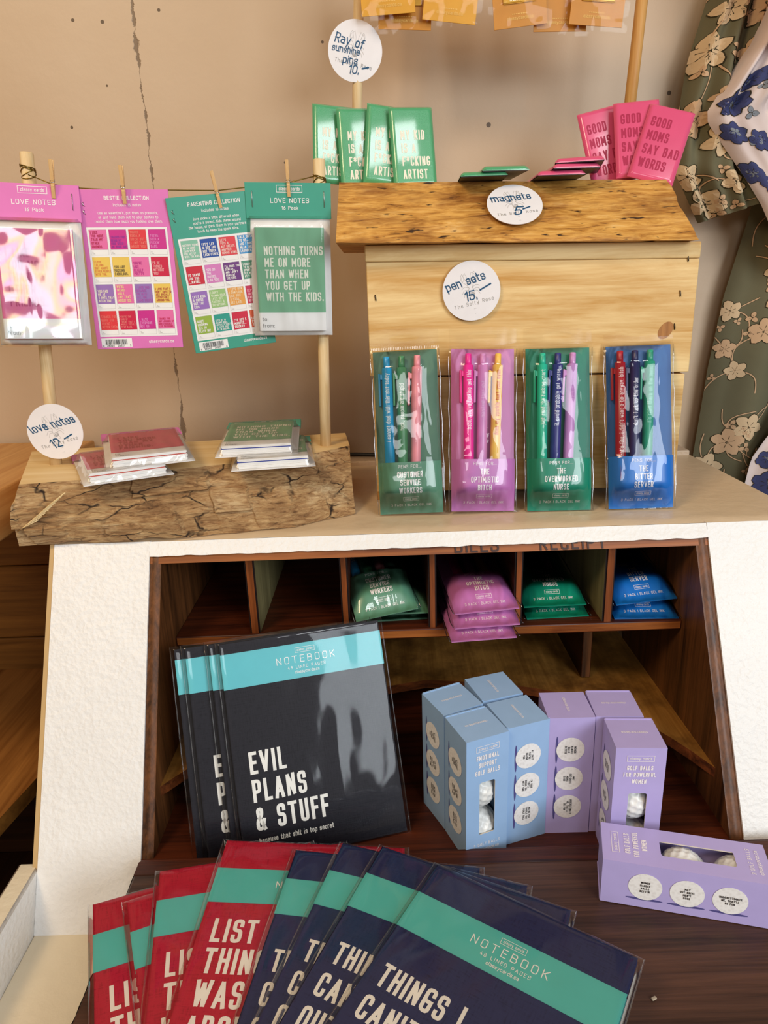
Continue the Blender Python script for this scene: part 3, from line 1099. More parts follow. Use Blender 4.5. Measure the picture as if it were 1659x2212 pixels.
def love_back(main, title, blurb, cols, digits, label, extra):
    t = thing('love_note_pack', label, 'card pack', 'love note packs')
    w2, h2 = LW / 2, LH / 2
    b = MB()
    b.box(-w2, w2, -h2, h2, -.0010, .0010, main, .0004)
    f = flatf(.0012)
    put(b, title, .003, h2 - .0105, .0042, WI, f, w=1.05, sw=.15, al='c', track=.14)
    put(b, 'includes 16 notes', .003, h2 - .0168, .0030, WI, f, w=1.05, sw=.13, al='c', track=.14)
    put(b, blurb, .003, h2 - .0245, .0028, WI, f, w=1.0, sw=.13, al='c', track=.12, lead=1.5)
    nl = blurb.count('\n')
    gt = h2 - .0245 - nl * .0042 - .0045           # top of the white panel
    gb = -h2 + .0135
    px = .0420
    rectf(b, -px, gb, px, gt, PAPERW, f)
    f2, f3 = flatf(.0014), flatf(.0016)
    cw, chh = (2 * px - .002) / 4, (gt - gb - .002) / 4
    gi = ink('#a9a5a3')
    for r in range(4):
        for c in range(4):
            x0 = -px + .001 + c * cw + .0012
            y1 = gt - .001 - r * chh - .0012
            x1, y0 = x0 + cw - .0024, y1 - chh + .0024
            ca, ci, txt = cols[r][c]
            boxline(b, x0, y0, x1, y1, .00012, gi, f2)
            rectf(b, x0, y0 + chh * .19, x1, y1, card(ca), f2)
            nlines = txt.count('\n') + 1
            hh_ = min(.0029, (x1 - x0) * .92 / max(.1, max(text_width(q, 1, .72, .16, .12) for q in txt.split('\n'))))
            put(b, txt, x0 + .0014, y0 + chh * .19 + .0016 + (nlines - 1) * hh_ * 1.25, hh_, ink(ci), f3, w=.72, sw=.16, track=.12, lead=1.25, n=2)
            put(b, 'to:\nfrom:', x0 + .0012, y0 + .0023, .0009, gi, f3, w=1.1, sw=.14, track=.2, lead=1.6, n=1)
    # barcode
    bx0, by0, bx1, by1 = -px + .0005, -h2 + .0020, -.0085, -h2 + .0118
    rectf(b, bx0, by0, bx1, by1, PAPERW, f)
    bk = ink('#1a1718')
    rr = random.Random(3)
    x = bx0 + .0042
    while x < bx1 - .0052:
        wd = rr.choice((.0002, .0004, .0006))
        rectf(b, x, by0 + .0030, x + wd, by1 - .0012, bk, f2)
        x += wd + rr.choice((.0003, .0004, .0006))
    put(b, digits[0], bx0 + .0014, by0 + .0006, .0021, bk, f2, sw=.14)
    put(b, digits[1], bx0 + .0055, by0 + .0006, .0021, bk, f2, w=1.15, sw=.14, track=.18)
    put(b, digits[2], bx0 + .0172, by0 + .0006, .0021, bk, f2, w=1.15, sw=.14, track=.18)
    put(b, digits[3], bx1 - .0026, by0 + .0006, .0021, bk, f2, sw=.14)
    put(b, 'classycards.ca', .0235, -h2 + .0058, .0034, WI, f, w=1.05, sw=.14, al='c', track=.12)
    bc = b.build('backing_card', t)
    for yy in (.0145, .0225):                      # bent staple prongs
        b = MB()
        b.tube([(-w2 + .0055, h2 - yy + .0022, .001), (-w2 + .0042, h2 - yy + .001, .0022), (-w2 + .0052, h2 - yy - .001, .0022), (-w2 + .0062, h2 - yy - .0020, .0012)], .0004, STEEL, 6)
        b.build('staple', bc)
    b = MB()                                       # the notes' clear bag behind
    b.box(-w2 + .001, w2 - .001, -h2 + .001, h2 - .038, -.0072, -.0013, BAG, .0015)
    b.build('clear_bag', t)
    return t


PK, MG, RD, CR, YL, PU = '#e86fa8', '#cf2a8c', '#e2373c', '#cf1741', '#edc85a', '#9a74b8'
bestie = [
    [(PK, '#b8224e', 'I LIKE\nYOU MORE\nTHAN MY\nOTHER\nFRIENDS.'), (MG, '#a0359c', 'THANKS FOR\nBEING MY\nSIDE WHEN I\nDO DUMB SHIT'), (RD, '#ef7a6c', "YOU'RE\nKINDA A\nBITCH, BUT\nI LIKE THAT\nABOUT YOU"), (MG, '#e87fc0', "YOU'RE\nSUCH A\nFUCKIN'\nBABE.")],
    [(YL, '#e08a4a', 'I LOVE\nTALKING\nSHIT ABOUT\nOTHER PEOPLE\nWITH YOU.'), (YL, '#6b5a3a', 'YOU ARE\nFUCKING\nFABULOUS.'), (PK, '#c2338a', "YOU'RE\nLIKE\nREALLY\nPRETTY"), (CR, '#f3a7a8', "I'D BE\nFUCKED\nWITHOUT\nYOU")],
    [(PU, '#f3e6d0', "YOU HAD\nME AT,\n'I HATE THAT\nBITCH TOO'"), (PK, '#f3d79a', "WE'RE\nWEIRD.\nAND I\nLIKE THAT\nABOUT US."), (PU, '#b15cb0', 'I LOVE YOU\nBECAUSE\nWE HATE\nALL THE\nSAME PEOPLE'), (YL, '#b5423a', "I LOVE THAT I\nDON'T HAVE TO\nACT SOCIALLY\nACCEPTABLE\nAROUND YOU.")],
    [(RD, '#ee6f66', "THANKS FOR\nBEING THE\nFRIEND I\nNEVER KNEW"), (CR, '#f07a78', "YOU'RE THE\nKIND OF\nFRIEND THAT I\nWOULD TOTALLY\nTEXT BACK."), (MG, '#ec8ac8', 'I HATE\nEVERYONE\nBUT US.'), (PK, '#cf2a5c', 'THANKS FOR\nNOT JUDGING MY\nQUESTIONABLE\nLIFE DECISIONS.')]]
WH = '#f4f0ea'
parenting = [
    [('#86c0a4', WH, 'NOTHING TURNS\nME ON MORE\nTHAN WHEN\nYOU GET UP\nWITH THE KIDS.'), ('#1d4aa0', WH, "LET'S LAY\nIN BED AND\nNOT TOUCH\nEACH OTHER."), ('#df3942', '#f5cfc4', "LET'S\nFUCK &\nNOT CREATE\nANOTHER\nHUMAN BEING."), ('#3f95cf', WH, "TALK DIRTY\nTO ME...\nAND I DON'T\nMEAN THE\nLAUNDRY.")],
    [('#cf1f35', WH, "I'D SHAVE\nFOR YOU\n...MAYBE."), ('#d97fbe', '#f8e2ee', 'YOU DO\nTHE\nDISHES.\nI DO YOU.'), ('#6b2f7c', WH, "I'LL MAKE YOU\nSCREAM...\nAND I DON'T\nMEAN AT\nTHE KIDS."), ('#4f8f74', WH, "I CAN'T WAIT\nTO HAVE\nSPONTANEOUS\nSEX WITH YOU\nAT 9 PM")],
    [('#9a70bd', WH, "LET'S KISS\n& GROSS\nOUT THE\nKIDS."), ('#9cc37a', '#e6f0cf', "I DON'T\nWANNA COOK,\nLET'S GET\nTAKEOUT &\nDO NOTHING"), ('#e8a24a', '#f8dfb4', 'I LOVE HOW\nI CAN LOOK\nLIKE SHIT\n& STILL\nGET LAID.'), ('#c3264f', '#f0b0bd', "LET'S GO\nTO BED\nEARLY &\nNOT SLEEP")],
    [('#98b540', WH, 'QUIET\nMORNING\nSEX OR\nSLEEP IN?'), ('#2a9d8c', WH, "LET'S SIT IN\nSILENCE AND...\nACTUALLY THAT'S\nIT. LET'S JUST\nSIT IN SILENCE."), ('#cf1f3f', WH, "I'VE GOT 5\nMINUTES...\nQUICKIE?"), ('#d05a34', WH, 'LOVE YOU\nEVEN WHEN\nYOU SNORE')]]
NOTE_G = 'NOTHING TURNS\nME ON MORE\nTHAN WHEN\nYOU GET UP\nWITH THE KIDS.'
NOTE_P = 'I LIKE\nYOU MORE\nTHAN MY\nOTHER\nFRIENDS.'
DBLUE, DRED = ink('#2b3f9c'), ink('#c64a3a')
lp1 = love_front(PINKH, DRED, NOTE_P, card('#e0709f'), ink('#c2427c'), 'pink-headed love note pack pegged at the left end of the wire, glare on its bag', 2.0)
lp1.matrix_world = basis((-.3563, .7850, .5624), 13.7, 6.3, -2.5)
lp2 = love_back(PINKH, 'BESTIE COLLECTION', "use as valentine's, put them on presents,\nor just hand them out to your besties to\nremind them how much you fucking love them.", bestie, ('6', '28340', '26521', '9'), 'pink card back with a grid of pink, red and yellow notes, hanging on wire', 0)
lp2.matrix_world = basis((-.2670, .8097, .5559), 6.7, .4, -.9)
lp3 = love_back(GREENH, 'PARENTING COLLECTION', "love looks a little different when\nyou're a parent. hide these around\nthe house, or pack them in your partners\nlunch to keep the spark alive.", parenting, ('6', '28340', '26519', '6'), 'green card back with a grid of notes, hanging tilted on the wire', 0)
lp3.matrix_world = basis((-.1716, .8300, .5506), 15.5, -3.9, 5.0)
lp4 = love_front(GREENH, DBLUE, NOTE_G, card('#7fb592'), ink('#f1efe0'), 'green-headed love note pack with a sage note, pegged at right end of the wire', .5)
lp4.matrix_world = basis((-.0960, .8400, .5608), 4.4, -2.8, -1.7)
ZP = TZ + .0025
lpf = love_front(PINKH, DRED, NOTE_P, card('#d9687f'), ink('#b9425a'), 'pink love note pack lying on the log slab, underneath the other pink one', .9)
lpf.matrix_world = basis((-.2990, .7765, ZP), 26.5, 90, 0)
copy_tree(lpf, basis((-.2735, .7950, ZP + .0152), 21.5, 87.2, 0), 'pink love note pack lying on top of another pink pack on the slab')
copy_tree(lp4, basis((-.1288, .8130, ZP), 8.0, 90, 0), 'green love note pack lying on the log slab, beneath the other green one')
copy_tree(lp4, basis((-.1450, .8310, ZP + .0152), 5.0, 87.0, 0), 'green love note pack lying on top of another green pack on the slab')

# ------------------------------------------------------------------ clothespins


def clothespin(label):
    t = thing('clothespin', label, 'clothespin', 'clothespins on the wire')
    L, w = .0365, .0034
    for s in (1, -1):
        b = MB()
        pr = [(-.5, .0004), (-.18, .0022), (-.10, .0010), (-.02, .0024), (.5, .0042)]
        outl = [(y * L, s * .0001 + s * z) for y, z in pr]
        inn = [(L * .5, s * .0026), (0, s * .0003), (-L * .5, s * .0001)]
        poly = outl + inn
        if s < 0:
            poly = list(reversed(poly))
        M = Matrix(((0, 0, 1, 0), (1, 0, 0, 0), (0, 1, 0, 0), (0, 0, 0, 1)))
        b.prism(poly, -w / 2, w / 2, PEGWOOD, M=M)
        b.build('jaw', t)
    b = MB()
    pts = []
    for i in range(40):
        a = i * .9
        pts.append(Vector((-w * .62 + w * 1.24 * i / 39, -.0012 + .0011 * math.cos(a), .0000 + .0011 * math.sin(a))))
    b.tube(pts, .00035, STEEL, 5)
    b.tube([(-w * .6, -.0012, .001), (-w * .6, -.0032, .0030), (w * .6, -.0032, .0030), (w * .6, -.0012, .001)], .0004, STEEL, 5)
    b.build('spring', t)
    return t


cp = clothespin('small wooden clothespin holding the pink pack at the left end of the wire')
pp = [((-.326, .661), (-.329, .632), None), ((-.256, .653), (-.257, .625), 'small wooden clothespin holding the pink card back with a note grid'),
      ((-.164, .645), (-.159, .618), 'small wooden clothespin tilted on the green card back with a note grid'),
      ((-.087, .654), (-.087, .625), 'small wooden clothespin in front of the green-headed pack beside the right dowel')]
for i, (a, c, lab) in enumerate(pp):
    ym = {0: .7985, 1: .8090, 2: .8265, 3: .8360}[i] - .004
    k = ym / .785
    A, C_ = [Vector((q[0] * k, ym, CAMZ + (q[1] - CAMZ) * k)) for q in (a, c)]
    d = (A - C_)
    roll = math.degrees(math.atan2(-d.x, d.z))
    o = cp if i == 0 else copy_tree(cp)
    if lab:
        o['label'] = lab
    o.matrix_world = basis((A + C_) / 2, (10, 6, 14, 4)[i], -4, roll)

# ------------------------------------------------------------------ round price stickers
INKB = ink('#0f4c74')
GREY = ink('#9b9790')
LGREY = ink('#bab6b0')


def sticker(label, draw, mark_rot=0.0, rad=.0318):
    t = thing('price_sticker', label, 'price sticker', 'round price stickers')
    b = MB()
    n = 64
    b.prism([(rad * math.cos(2 * math.pi * i / n), rad * math.sin(2 * math.pi * i / n)) for i in range(n)], -.0003, .0003, plain('white_sticker_paper', '#f1edee', .35, .5))
    f = flatf(.0005)
    ca, sa = math.cos(mark_rot), math.sin(mark_rot)

    def g(x, y):
        return Vector((x * ca - y * sa, x * sa + y * ca, .0005))
    # line drawing of a crayfish holding a rose
    def ln(pts, wd=.00028, m=LGREY):
        ribbon(b, _round([Vector(q) * .001 for q in pts], False, .002, 3), wd, m, g)
    for s in (-1, 1):
        ln([(s * 1.5, 3), (s * 4, 8), (s * 8, 11), (s * 9, 16), (s * 6.5, 20.5), (s * 5.5, 16), (s * 4, 12)])
        ln([(s * 8, 11), (s * 5.2, 13), (s * 5.5, 16)])
        ln([(s * 3, 20), (s * 7, 17), (s * 9, 13)], .0002)
        ln([(s * 2.2, 4), (s * 7, 6), (s * 10, 3.5)])
        ln([(s * 2.6, 1.5), (s * 7.5, 2.5), (s * 10.5, -1.5)])
        ln([(s * 2.6, -.5), (s * 6.5, 0), (s * 9, -5)])
        ln([(s * 2, 3.5), (s * 3, 0), (s * 2.4, -6), (s * 4.5, -9), (s * 1, -8.2)])
        ln([(s * .8, 7), (s * 1.5, 14), (s * 3.4, 19)], .0002)
    for k in range(5):
        r_ = .6 + k * .62
        ln([(r_ * math.cos(a), -3.5 + .8 * r_ * math.sin(a)) for a in [j * .8 + k for j in range(7)]], .00024, GREY)
    put(b, 'The Salty Rose', 0, -.0150, .0040, GREY, g, w=1.15, sw=.09, al='c', track=.34)
    ln([(-1.2, -19.4), (-.7, -19.1), (-.2, -19.4)], .0003)
    ln([(.3, -19.3), (.9, -19.0), (1.4, -19.3)], .0003)
    ln([(-1.0, -24.6), (-.6, -24.6)], .0004, GREY)
    ln([(.6, -24.6), (1.0, -24.6)], .0004, GREY)
    draw(b, flatf(.0007))
    b.build('sticker_face', t)
    return t


def hand(b, s, x, y, h, f, rot=0.0, w=1.05, sl=-.12, sw=.115):
    put(b, s, x, y, h, INKB, f, w=w, sw=sw, track=.13, slant=sl, rot=rot, caps=True, lead=1.35, rad=.34, n=5)


def stroke(b, pts, f, wd=.0014):
    ribbon(b, [Vector(q) for q in pts], wd, INKB, f)
    for q in (pts[0], pts[-1]):
        dot(b, q, wd / 2, INKB, f)


def d_love(b, f):
    hand(b, 'love notes', -.0255, -.0015, .0098, f, R(13), 1.0, -.35)
    hand(b, '12', -.0035, -.0190, .0108, f, R(12), 1.1, -.35)
    stroke(b, [(.0095, -.0085), (.0185, -.0035)], f)


def d_pen(b, f):
    hand(b, 'pen sets', -.0262, -.0005, .0095, f, R(17), 1.08, -.15)
    hand(b, '15.', -.0060, -.0110, .0105, f, R(10), 1.15, 0)
    stroke(b, [(.0095, .0008), (.0210, .0072)], f, .0016)


def d_mag(b, f):
    hand(b, 'magnets', -.0245, .0005, .0098, f, R(12), 1.05, -.12)
    hand(b, '5', -.0005, -.0165, .0125, f, R(6), 1.3, .25)
    stroke(b, [(.0090, -.0070), (.0160, -.0030)], f, .0016)


def d_pins(b, f):
    hand(b, 'Ray of', -.0245, .0090, .0098, f, R(-12), 1.05, .12)
    hand(b, 'sunshine', -.0275, .0000, .0072, f, R(-8), 1.05, .08)
    hand(b, 'pins', -.0150, -.0125, .0082, f, R(-4), 1.15, .12)
    hand(b, '10.', -.0080, -.0225, .0092, f, R(-6), 1.2, .12)
    stroke(b, [(.0085, -.0175), (.0160, -.0160)], f, .0016)


s1 = sticker('round white sticker reading love notes 12 on the left dowel', d_love, R(14))
pL = DL0.lerp(DL1, .12)
s1.matrix_world = basis((-.3725, .7905, .3855), 0, 0, 0)

# ------------------------------------------------------------------ pine display box with live-edge cap board
box_yaw = -3.5
crate = thing('pine_display_box', 'upright pine box on the shelf with the pen sets leaning on its front', 'display box')
crate.matrix_world = Matrix(((1, 0, 0, .1700), (0, 1, 0, .8080), (0, 0, 1, ST), (0, 0, 0, 1))) @ Matrix.Rotation(R(box_yaw), 4, 'Z')
BW, BH = .3620, .2915


def drop(mb):
    for v in mb.bm.verts:
        v.co.z *= 1 - .030 * (v.co.x / BW + .5)
    return mb

b = MB()
zs = ((.0115, .1490), (.1510, .2760))
for k, (z0, z1) in enumerate(zs):
    b.box(-BW / 2 + (.003 if k == 0 else 0), BW / 2 - (.004 if k == 0 else 0), 0, .017, z0, z1, PINE_X, .0012)
    if k == 1:
        kn = wood('pine_knot', '#8a5420', '#bd8140', 2, 1.2, .5, .3, seed=2.9)
        b.face([Vector((.1510 + .0075 * math.cos(a) + .003 * math.sin(a), -.0004, .1985 + .0098 * math.sin(a))) for a in [j * .2618 for j in range(24)]], kn)
    front = drop(b).build('front_board', crate)
    b = MB()
b.free if False else None
b = MB()
b.box(-BW / 2 - .001, BW / 2 - .0, -.0015, .150, .2762, BH + .0022, PINE_X, .0015)
drop(b).build('box_top', crate)
for s in (-1, 1):
    b = MB()
    x = s * (BW / 2 - .011)
    b.box(x - .008, x + .008, .0172, .150, .0115, .276, PINE_EDGE, .001)
    drop(b).build('side_board', crate)
    b = MB()
    for ya, yb2 in ((.004, .030), (.125, .149)):
        b = MB()
        b.box(x - .009, x + .007, ya, yb2, 0, .0110, PINE_EDGE, .0008)
        b.build('foot', crate)
b = MB()
b.box(-BW / 2 + .004, BW / 2 - .004, .150, .158, .0115, .276, PINE_EDGE)
drop(b).build('back_board', crate)
for (x, z) in ((.163, .232), (.160, .197), (.156, .162), (.152, .118), (-.172, .238), (.168, .268)):
    b = MB()
    b.tube([(x, -.0002, z + .003), (x, -.0012, z + .002), (x + .0006, -.0012, z - .002), (x + .0006, -.0002, z - .003)], .0007, plain('dark_staple', '#4d4238', .4, .5, 1.0), 6)
    b.build('staple', crate)
s2 = sticker('round white sticker reading pen sets 15 on the pine box front', d_pen, R(13))
s2.matrix_world = basis((.1050, .80750, .5235), box_yaw, 0, 0)


def live_material():
    m, t, bs = nt_new('orange_live_edge')
    v = coords(t, (22, 120, 150), rot=(0, R(3), 0))
    n1 = node(t, 'ShaderNodeTexNoise', Scale=1.0, Detail=6.0, Roughness=0.68, Distortion=.9)
    t.links.new(v, n1.inputs['Vector'])
    v2 = coords(t, (7, 12, 22), loc=(2, 0, 0))
    n2 = node(t, 'ShaderNodeTexNoise', Scale=1.0, Detail=5.0, Roughness=0.7)
    t.links.new(v2, n2.inputs['Vector'])
    c1 = ramp(t, n1.outputs['Fac'], [(0.30, srgb('#5e3814')), (0.42, srgb('#bd8236')), (0.58, srgb('#e0a955')), (0.8, srgb('#f2cc8a'))])
    c2 = ramp(t, n2.outputs['Fac'], [(0.38, srgb('#8a5c2c')), (0.55, srgb('#ffffff'))])
    mx = node(t, 'ShaderNodeMixRGB', blend_type='MULTIPLY')
    mx.inputs['Fac'].default_value = .7
    t.links.new(c1, mx.inputs['Color1'])
    t.links.new(c2, mx.inputs['Color2'])
    v3 = coords(t, (60, 200, 190), loc=(5, 1, 3))
    n3 = node(t, 'ShaderNodeTexNoise', Scale=1.0, Detail=2.0, Roughness=0.5)
    t.links.new(v3, n3.inputs['Vector'])
    sp = ramp(t, n3.outputs['Fac'], [(0.64, (0, 0, 0)), (0.72, (1, 1, 1))])
    mx2 = node(t, 'ShaderNodeMixRGB')
    t.links.new(sp, mx2.inputs['Fac'])
    t.links.new(mx.outputs['Color'], mx2.inputs['Color1'])
    mx2.inputs['Color2'].default_value = srgb('#3a2310')
    t.links.new(mx2.outputs['Color'], bs.inputs['Base Color'])
    bs.inputs['Roughness'].default_value = .5
    bump(t, bs, n1.outputs['Fac'], .5, .002)
    return m


LIVE = live_material()
cap = thing('live_edge_board', 'orange live-edge board capping the pine box, with two tall dowels', 'board')
BZ0, BZ1 = .5765, .6440


def capdrop(x):
    return -.0095 * (x + .0415) / .38

b = MB()


def capface(u, v):
    # v: 0 top edge, 1 bottom edge
    x0, x1 = -.0415 + .0035 * (1 - v), .3500 + .000
    xb = x0 + (x1 - x0) * u
    xe = (.3255 * (1 - v) + .3395 * v) + .004 * math.sin(v * 9) * (1 - v)
    xb = x0 + (xe - x0) * u
    y = .858 - .068 * (v ** 1.25) - u * .012
    bul = .007 * math.sin(math.pi * v)
    nn = noise.noise(Vector((xb * 14, v * 5, 2)))
    n2 = noise.noise(Vector((xb * 50, v * 22, 4)))
    z = BZ1 + (BZ0 - BZ1) * v
    if v > .93:
        z += .003 * max(0, nn) * (u < .9)
    return Vector((xb, y - bul + .0032 * nn * (1 if 0 < v < 1 else .3) + .0012 * n2, z + (.0015 * nn if v < .05 else 0) + capdrop(xb)))


b.grid(capface, 110, 26, LIVE)
b.grid(lambda u, v: Vector((capface(u, 0).x, capface(u, 0).y * (1 - v) + .985 * v, BZ1 + capdrop(capface(u, 0).x) + (capface(u, 0).z - BZ1 - capdrop(capface(u, 0).x)) * (1 - v))), 110, 4, SLABTOP)
b.grid(lambda u, v: Vector((capface(u, 1).x, capface(u, 1).y * (1 - v) + .985 * v, BZ0 + capdrop(capface(u, 1).x) + (capface(u, 1).z - BZ0 - capdrop(capface(u, 1).x)) * (1 - v))), 110, 4, LIVE)
b.grid(lambda u, v: Vector((-.0380 + .3650 * u + .0125 * v * u, .985, BZ1 + (BZ0 - BZ1) * v + capdrop(-.038 + .365 * u))), 8, 2, LIVE)
for uu in (0, 1):
    b.grid(lambda u, v: Vector((capface(uu, v).x, capface(uu, v).y * (1 - u) + .985 * u, capface(uu, v).z)), 6, 26, PINE_EDGE)
b.build('board_body', cap)
TL0, TL1 = Vector((-.0215, .950, BZ1)), Vector((-.0045, .952, .930))
TR0, TR1 = Vector((.3065, .942, BZ1 - .009)), Vector((.3210, .935, .930))
for p0, p1, r in ((TL0, TL1, .0060), (TR0, TR1, .0068)):
    b = MB()
    d = p1 - p0
    b.tube([p0 - d * .03, p0 + d * .5, p1], r, DOWEL if p0.x < 0 else DOWEL_DARK, 20)
    b.build('dowel', cap)
b = MB()
b.tube([TL1.lerp(TR1, i / 12) + Vector((0, -.006, -.020 - .010 * math.sin(math.pi * i / 12))) for i in range(13)], .0007, BRASS, 6)
b.build('wire', cap)
s3 = sticker('round white sticker reading magnets 5 on the live-edge board', d_mag, R(14), .0300)
s3.matrix_world = basis((.1520, .8140, .6110), 0, 43, -7)
s4 = sticker('round white sticker reading Ray of sunshine pins 10 on the tall left dowel', d_pins, R(-10))
s4.matrix_world = basis((-.0155, .9430, .7965), 4, -4, -3)

# ------------------------------------------------------------------ button magnets
GMAG = plain('glossy_green_foil', '#4fa873', .2, .6, coat=1.0, bumps=(1300, .5, .0006))
KMAG = plain('glossy_pink_foil', '#e2567f', .24, .5, coat=.25)
MW, MH, MT = .0509, .0889, .0048


def magnet(mat, txt, tink, label, group):
    t = thing('magnet', label, 'magnet', group)
    b = MB()

    def face(u, v):
        x, y = (u - .5) * MW, (v - .5) * MH
        ex, ey = MW / 2 - abs(x), MH / 2 - abs(y)
        k = min(1, max(0, ex) / .0052), min(1, max(0, ey) / .0052)
        z = MT * (1 - .75 * ((1 - k[0]) ** 2.2) - .0) * (1 - .75 * ((1 - k[1]) ** 2.2))
        return Vector((x, y, z))
    us = [0, .02, .045, .075, .11, .5, .89, .925, .955, .98, 1]
    vs = [0, .012, .027, .045, .065, .5, .935, .955, .973, .988, 1]
    b.grid(lambda u, v: face(us[round(u * 10)], vs[round(v * 10)]), 10, 10, mat)
    n0 = [(-MW / 2, -MH / 2), (MW / 2, -MH / 2), (MW / 2, MH / 2), (-MW / 2, MH / 2)]
    for i in range(4):
        (xa, ya), (xb_, yb) = n0[i], n0[(i + 1) % 4]
        za = face(0, 0).z
        b.grid(lambda u, v: Vector((xa + (xb_ - xa) * u, ya + (yb - ya) * u, face((xa + (xb_ - xa) * u) / MW + .5, (ya + (yb - ya) * u) / MH + .5).z * (1 - v))), 10, 1, mat)
    f = flatf(MT + .00012)
    put(b, txt[0], txt[1], txt[2], txt[3], tink, f, w=txt[4], sw=.15, track=.12, lead=txt[5])
    b.build('button_face', t)
    b = MB()
    b.box(-MW / 2 + .001, MW / 2 - .001, -MH / 2 + .001, MH / 2 - .001, -.0006, .0004, plain('black_steel_back', '#3b3533', .4, .5, .6))
    b.build('back_plate', t)
    return t


GT = ('MY KID\nIS A\nF*CKING\nARTIST', -.0145, .0070, .0106, .54, 1.36)
KT = ('GOOD\nMOMS\nSAY BAD\nWORDS', -.0188, .0168, .0116, .57, 1.42)
GI, KI = ink('#f1ecd8'), ink('#b0224c')
g1 = magnet(GMAG, GT, GI, 'green magnet at the far left of the four leaning on the tall dowel', 'green magnets')
g1.matrix_world = basis((-.0442, .9150, .6925), 14, 12, -4.6)
for C_, yw, ln_, rl, lab in (((-.0134, .9070, .6868), 9, 12, 0, 'green magnet second from left in the leaning row, set lowest of the four'),
                             ((.0175, .9000, .6872), 12, 13, -7.7, 'green magnet third from left in the leaning row, tilted clockwise'),
                             ((.0474, .8930, .6832), 9.5, 12.5, .7, 'green magnet at the right end of the leaning row, whole slogan visible')):
    copy_tree(g1, basis(C_, yw, ln_, rl), lab)
copy_tree(g1, basis((.1210, .8640, BZ1 + .0010 + capdrop(.1210)), -2, 90, 0), 'green magnet lying flat on the live-edge board, lower of two')
copy_tree(g1, basis((.1400, .8600, BZ1 + .0070 + capdrop(.1400)), 3, 88, 0), 'green magnet lying flat on another green one, shifted to the right')
k1 = magnet(KMAG, KT, KI, 'pink magnet at the left of the three leaning on the oak dowel, tilted left', 'pink magnets')
k1.matrix_world = basis((.2760, .9080, .6795), -3.7, 14.7, 12.1)
copy_tree(k1, basis((.3048, .8860, .6830), -8, 21, 2.2), 'pink magnet standing upright between two tilted pink ones')
copy_tree(k1, basis((.3270, .8720, .6735), -7.4, 22.1, -17.7), 'pink magnet in front at the right, tilted right, whole slogan visible')
copy_tree(k1, basis((.2020, .8600, BZ1 + .0010 + capdrop(.2020)), 0, 90, 0), 'pink magnet lying flat on the board, bottom of the pink pile')
copy_tree(k1, basis((.2160, .8570, BZ1 + .0072 + capdrop(.2160)), 2, 90, 0), 'pink magnet lying flat in the middle of the pink pile')
copy_tree(k1, basis((.2290, .8560, BZ1 + .0134 + capdrop(.2290)), -12, 90, 0), 'pink magnet lying flat on top of the pink pile')

# ------------------------------------------------------------------ pin packs hanging at the top edge
OR1, OR2 = card('#e2a324'), card('#d08a1a')


def pin_pack(cmat, label, badge):
    t = thing('pin_pack', label, 'pin pack', 'pin packs on the high wire')
    w, h = .0610, .0820
    b = MB()
    b.box(-w / 2, w / 2, -h, 0, -.0005, .0005, cmat, .0002)
    f = flatf(.0008)
    OI = ink('#f3c566')
    for k in range(9):                             # worn, illegible small print
        rectf(b, -.0090 + k * .0020, -h + .0127, -.0078 + k * .0020, -h + .0137, OI, f)
    put(b, 'classycards.ca', 0, -h + .0075, .0036, OI, f, w=1.15, sw=.14, al='c', track=.12)
    b.build('backing_card', t)
    if badge:
        b = MB()
        b.box(-.019, .019, -h + .0235, -h + .0325, .0008, .0026, plain('gold_enamel', '#dca63a', .25, .5, .4), .0012)
        put(b, badge, 0, -h + .0255, .0048, ink('#fdf3d6'), flatf(.0028), w=.9, sw=.16, al='c', track=.12)
        b.build('enamel_pin', t)
    b = MB()
    b.grid(lambda u, v: Vector(((u - .5) * (w + .012), -h - .005 + (h + .006) * v, .0008 + .0038 * math.sin(math.pi * u) * math.sin(math.pi * min(1, v * 1.0)) + .0010 * noise.noise(Vector((u * 6 + len(label), v * 7, 1))))), 18, 22, PINBAG)
    b.build('clear_bag', t)
    return t


pins = [((.0210, .925, .908), 2.5, 1, '', OR1, 'orange pin pack hanging leftmost on the high wire, above the round sticker'),
        ((.0470, .936, .896), -3, 0, 'SHINE', OR2, 'orange pin pack hanging lowest, half behind the leftmost one'),
        ((.1030, .928, .899), -7, 1, '', OR1, 'orange pin pack third from the left, tilted clockwise'),
        ((.1690, .930, .893), 5, 0, 'SUNSHINE', OR2, 'orange pin pack fourth from the left with a gold banner pin'),
        ((.2240, .936, .889), -1, 0, '', OR2, 'orange pin pack second from right, partly behind the last one'),
        ((.2680, .926, .890), -5, 0, 'SUNSHINE', OR2, 'orange pin pack at the right end beside the oak dowel')]
for C_, rl, _, bd, cm, lab in pins:
    p = pin_pack(cm, lab, bd)
    p.matrix_world = basis(C_, 0, 0, rl)

# ------------------------------------------------------------------ pen sets
PW, PH, PKH = .0715, .1826, .0588


